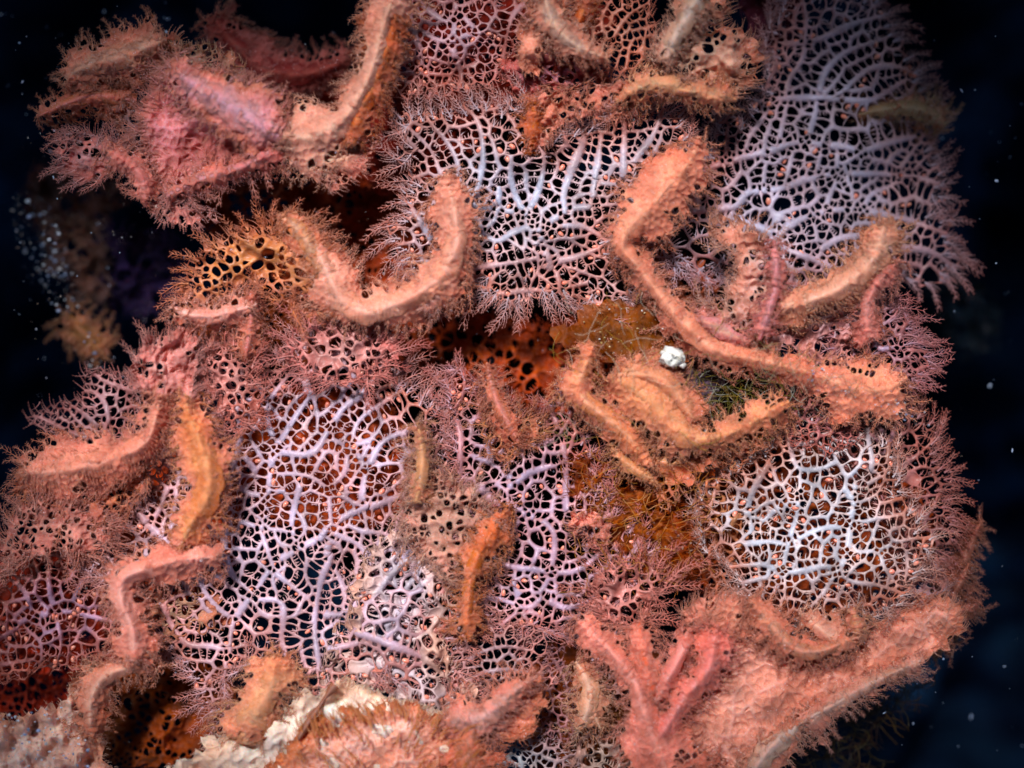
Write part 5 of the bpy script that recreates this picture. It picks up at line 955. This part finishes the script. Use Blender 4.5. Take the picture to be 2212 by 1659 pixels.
def scatter(name, label, cat, poly, n, z, zr, smin, smax, col, seed, zf=None):
    """sediment: many grains lying as one drift of stuff"""
    r = np.random.default_rng(seed); g = Geo(); P = catmull(poly, 20, True); x0, y0 = P.min(0); x1, y1 = P.max(0); k = 0
    for i in range(n*4):
        if k >= n: break
        x, y = r.uniform(x0, x1), r.uniform(y0, y1)
        if not inside(P, np.array([x]), np.array([y]))[0]: continue
        k += 1; s = smin+(smax-smin)*r.random()**4; V, F = ball(s, s*r.uniform(.4, 1), s*r.uniform(.4, .9), r.integers(1e6), .38, 5, 4)
        V += (x, y, z+r.uniform(-zr, zr)); g.add(V, F, np.array(col[r.integers(len(col))])*r.uniform(.6, 1.1))
    return tag(g.build(name, M_GRIT, None, False), label, cat, kind='stuff')
GC = [(.75,.82,.95), (.45,.55,.8), (.7,.7,.75), (.3,.36,.5), (.25,.2,.2)]
scatter('grit', 'glassy blue white grit in the bottom left corner', 'sand', crop(7, [(-20,1350),(120,1340),(260,1300),(380,1290),(430,1380),(520,1500),(580,1640),(560,1690),(-20,1690)]), 300, 66, 22, .7, 5, GC[:3], 31)
scatter('grit', 'blurred blue white grit drift at the left edge', 'sand', [(30,420),(100,430),(150,560),(200,700),(250,780),(200,800),(140,700),(90,640),(40,560)], 420, -200, 60, .6, 6, GC, 32)
scatter('grit', 'trail of tiny bright grains along the right hand edge of the long ridge', 'sand', [(1700,760),(1850,830),(1940,860),(2010,900),(1990,925),(1900,880),(1800,840),(1700,800)], 130, 92, 8, 1, 3, GC, 33)
scatter('grit', 'fine grains sprinkled over the ochre film', 'sand', [(1240,680),(1330,650),(1420,680),(1480,740),(1430,800),(1330,780)], 200, 56, 8, .6, 3, [(.7,.6,.4), (.6,.45,.2), (.8,.8,.8)], 34)
scatter('grit', 'grey grains caught at the lower tip of the white and blue net', 'sand', [(1700,1350),(1750,1330),(1790,1370),(1760,1420),(1710,1410)], 70, 30, 10, 1.2, 4, GC, 35)
scatter('grit', 'tiny specks of sediment sprinkled over the folds and lace', 'sand', [(120,100),(900,30),(1600,30),(2000,500),(2060,1250),(1700,1600),(300,1620),(30,1300),(60,900)], 900, 112, 26, .6, 1.9, [(.85,.85,.9), (.8,.7,.6), (.1,.05,.04), (.7,.75,.95)], 36)

# drifting particles in the dark water
V, F = ball(U, U, U*.8, 3, .2, 7, 5)
g = Geo(); g.add(V, F, (.60, .72, .95)); tmp = g.build('particle', M_GRIT, None, True, True); ME = tmp.data; bpy.data.objects.remove(tmp)
def place_word_(x, y):
    return ('upper' if y < 550 else 'middle' if y < 1100 else 'lower')+' '+('left' if x < 740 else 'centre' if x < 1480 else 'right')
r = np.random.default_rng(44)
for i in range(110):
    side = r.random()
    if side < .4: x, y = r.uniform(2010, 2210), r.uniform(5, 1650)
    elif side < .62: x, y = r.uniform(0, 140), r.uniform(5, 900)
    elif side < .82: x, y = r.uniform(0, 800), r.uniform(5, 130)
    elif side < .9: x, y = r.uniform(1850, 2210), r.uniform(1450, 1650)
    else: x, y = r.uniform(30, 440), r.uniform(430, 640)
    z = r.uniform(-260, 120); o = bpy.data.objects.new('particle', ME); C.objects.link(o)
    s = .8+2.4*r.random()**4; o.scale = (s*r.uniform(.6, 2.2), s, s*.7); o.rotation_euler = (r.uniform(0, 3), 0, r.uniform(0, 3)); o.location = [float(q) for q in lift(np.array([x]), np.array([y]), np.array([z]))[0]]
    tag(o, 'tiny pale speck drifting in the dark water around the seaweed', 'particle', 'specks drifting in the dark water')
# dim blurred growth on the left and right background
reseed(18)
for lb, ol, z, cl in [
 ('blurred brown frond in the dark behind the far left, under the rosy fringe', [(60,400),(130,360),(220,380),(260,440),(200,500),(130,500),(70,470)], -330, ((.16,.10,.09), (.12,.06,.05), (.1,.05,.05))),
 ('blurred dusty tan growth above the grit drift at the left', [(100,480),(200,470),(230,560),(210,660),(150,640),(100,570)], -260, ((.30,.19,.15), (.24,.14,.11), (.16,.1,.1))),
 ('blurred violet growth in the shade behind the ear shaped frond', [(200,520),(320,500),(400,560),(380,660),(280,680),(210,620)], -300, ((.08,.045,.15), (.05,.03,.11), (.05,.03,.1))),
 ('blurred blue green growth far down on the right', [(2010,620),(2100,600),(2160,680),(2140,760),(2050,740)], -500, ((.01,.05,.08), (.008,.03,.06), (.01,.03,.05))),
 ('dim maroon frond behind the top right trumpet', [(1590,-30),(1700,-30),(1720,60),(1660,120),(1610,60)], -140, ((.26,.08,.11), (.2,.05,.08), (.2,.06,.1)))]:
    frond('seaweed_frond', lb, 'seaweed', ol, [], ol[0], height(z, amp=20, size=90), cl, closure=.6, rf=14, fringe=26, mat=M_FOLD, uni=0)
ridge('seaweed_fold', 'blurred ochre finger in the dark left of the bell shaped lobe', crop(4, [(400,430),(480,500),(560,580),(640,680)]), [12,22,22,12], -190, 26, ((.46,.26,.16), (.36,.19,.08), (.26,.12,.05)), fuzz=5)
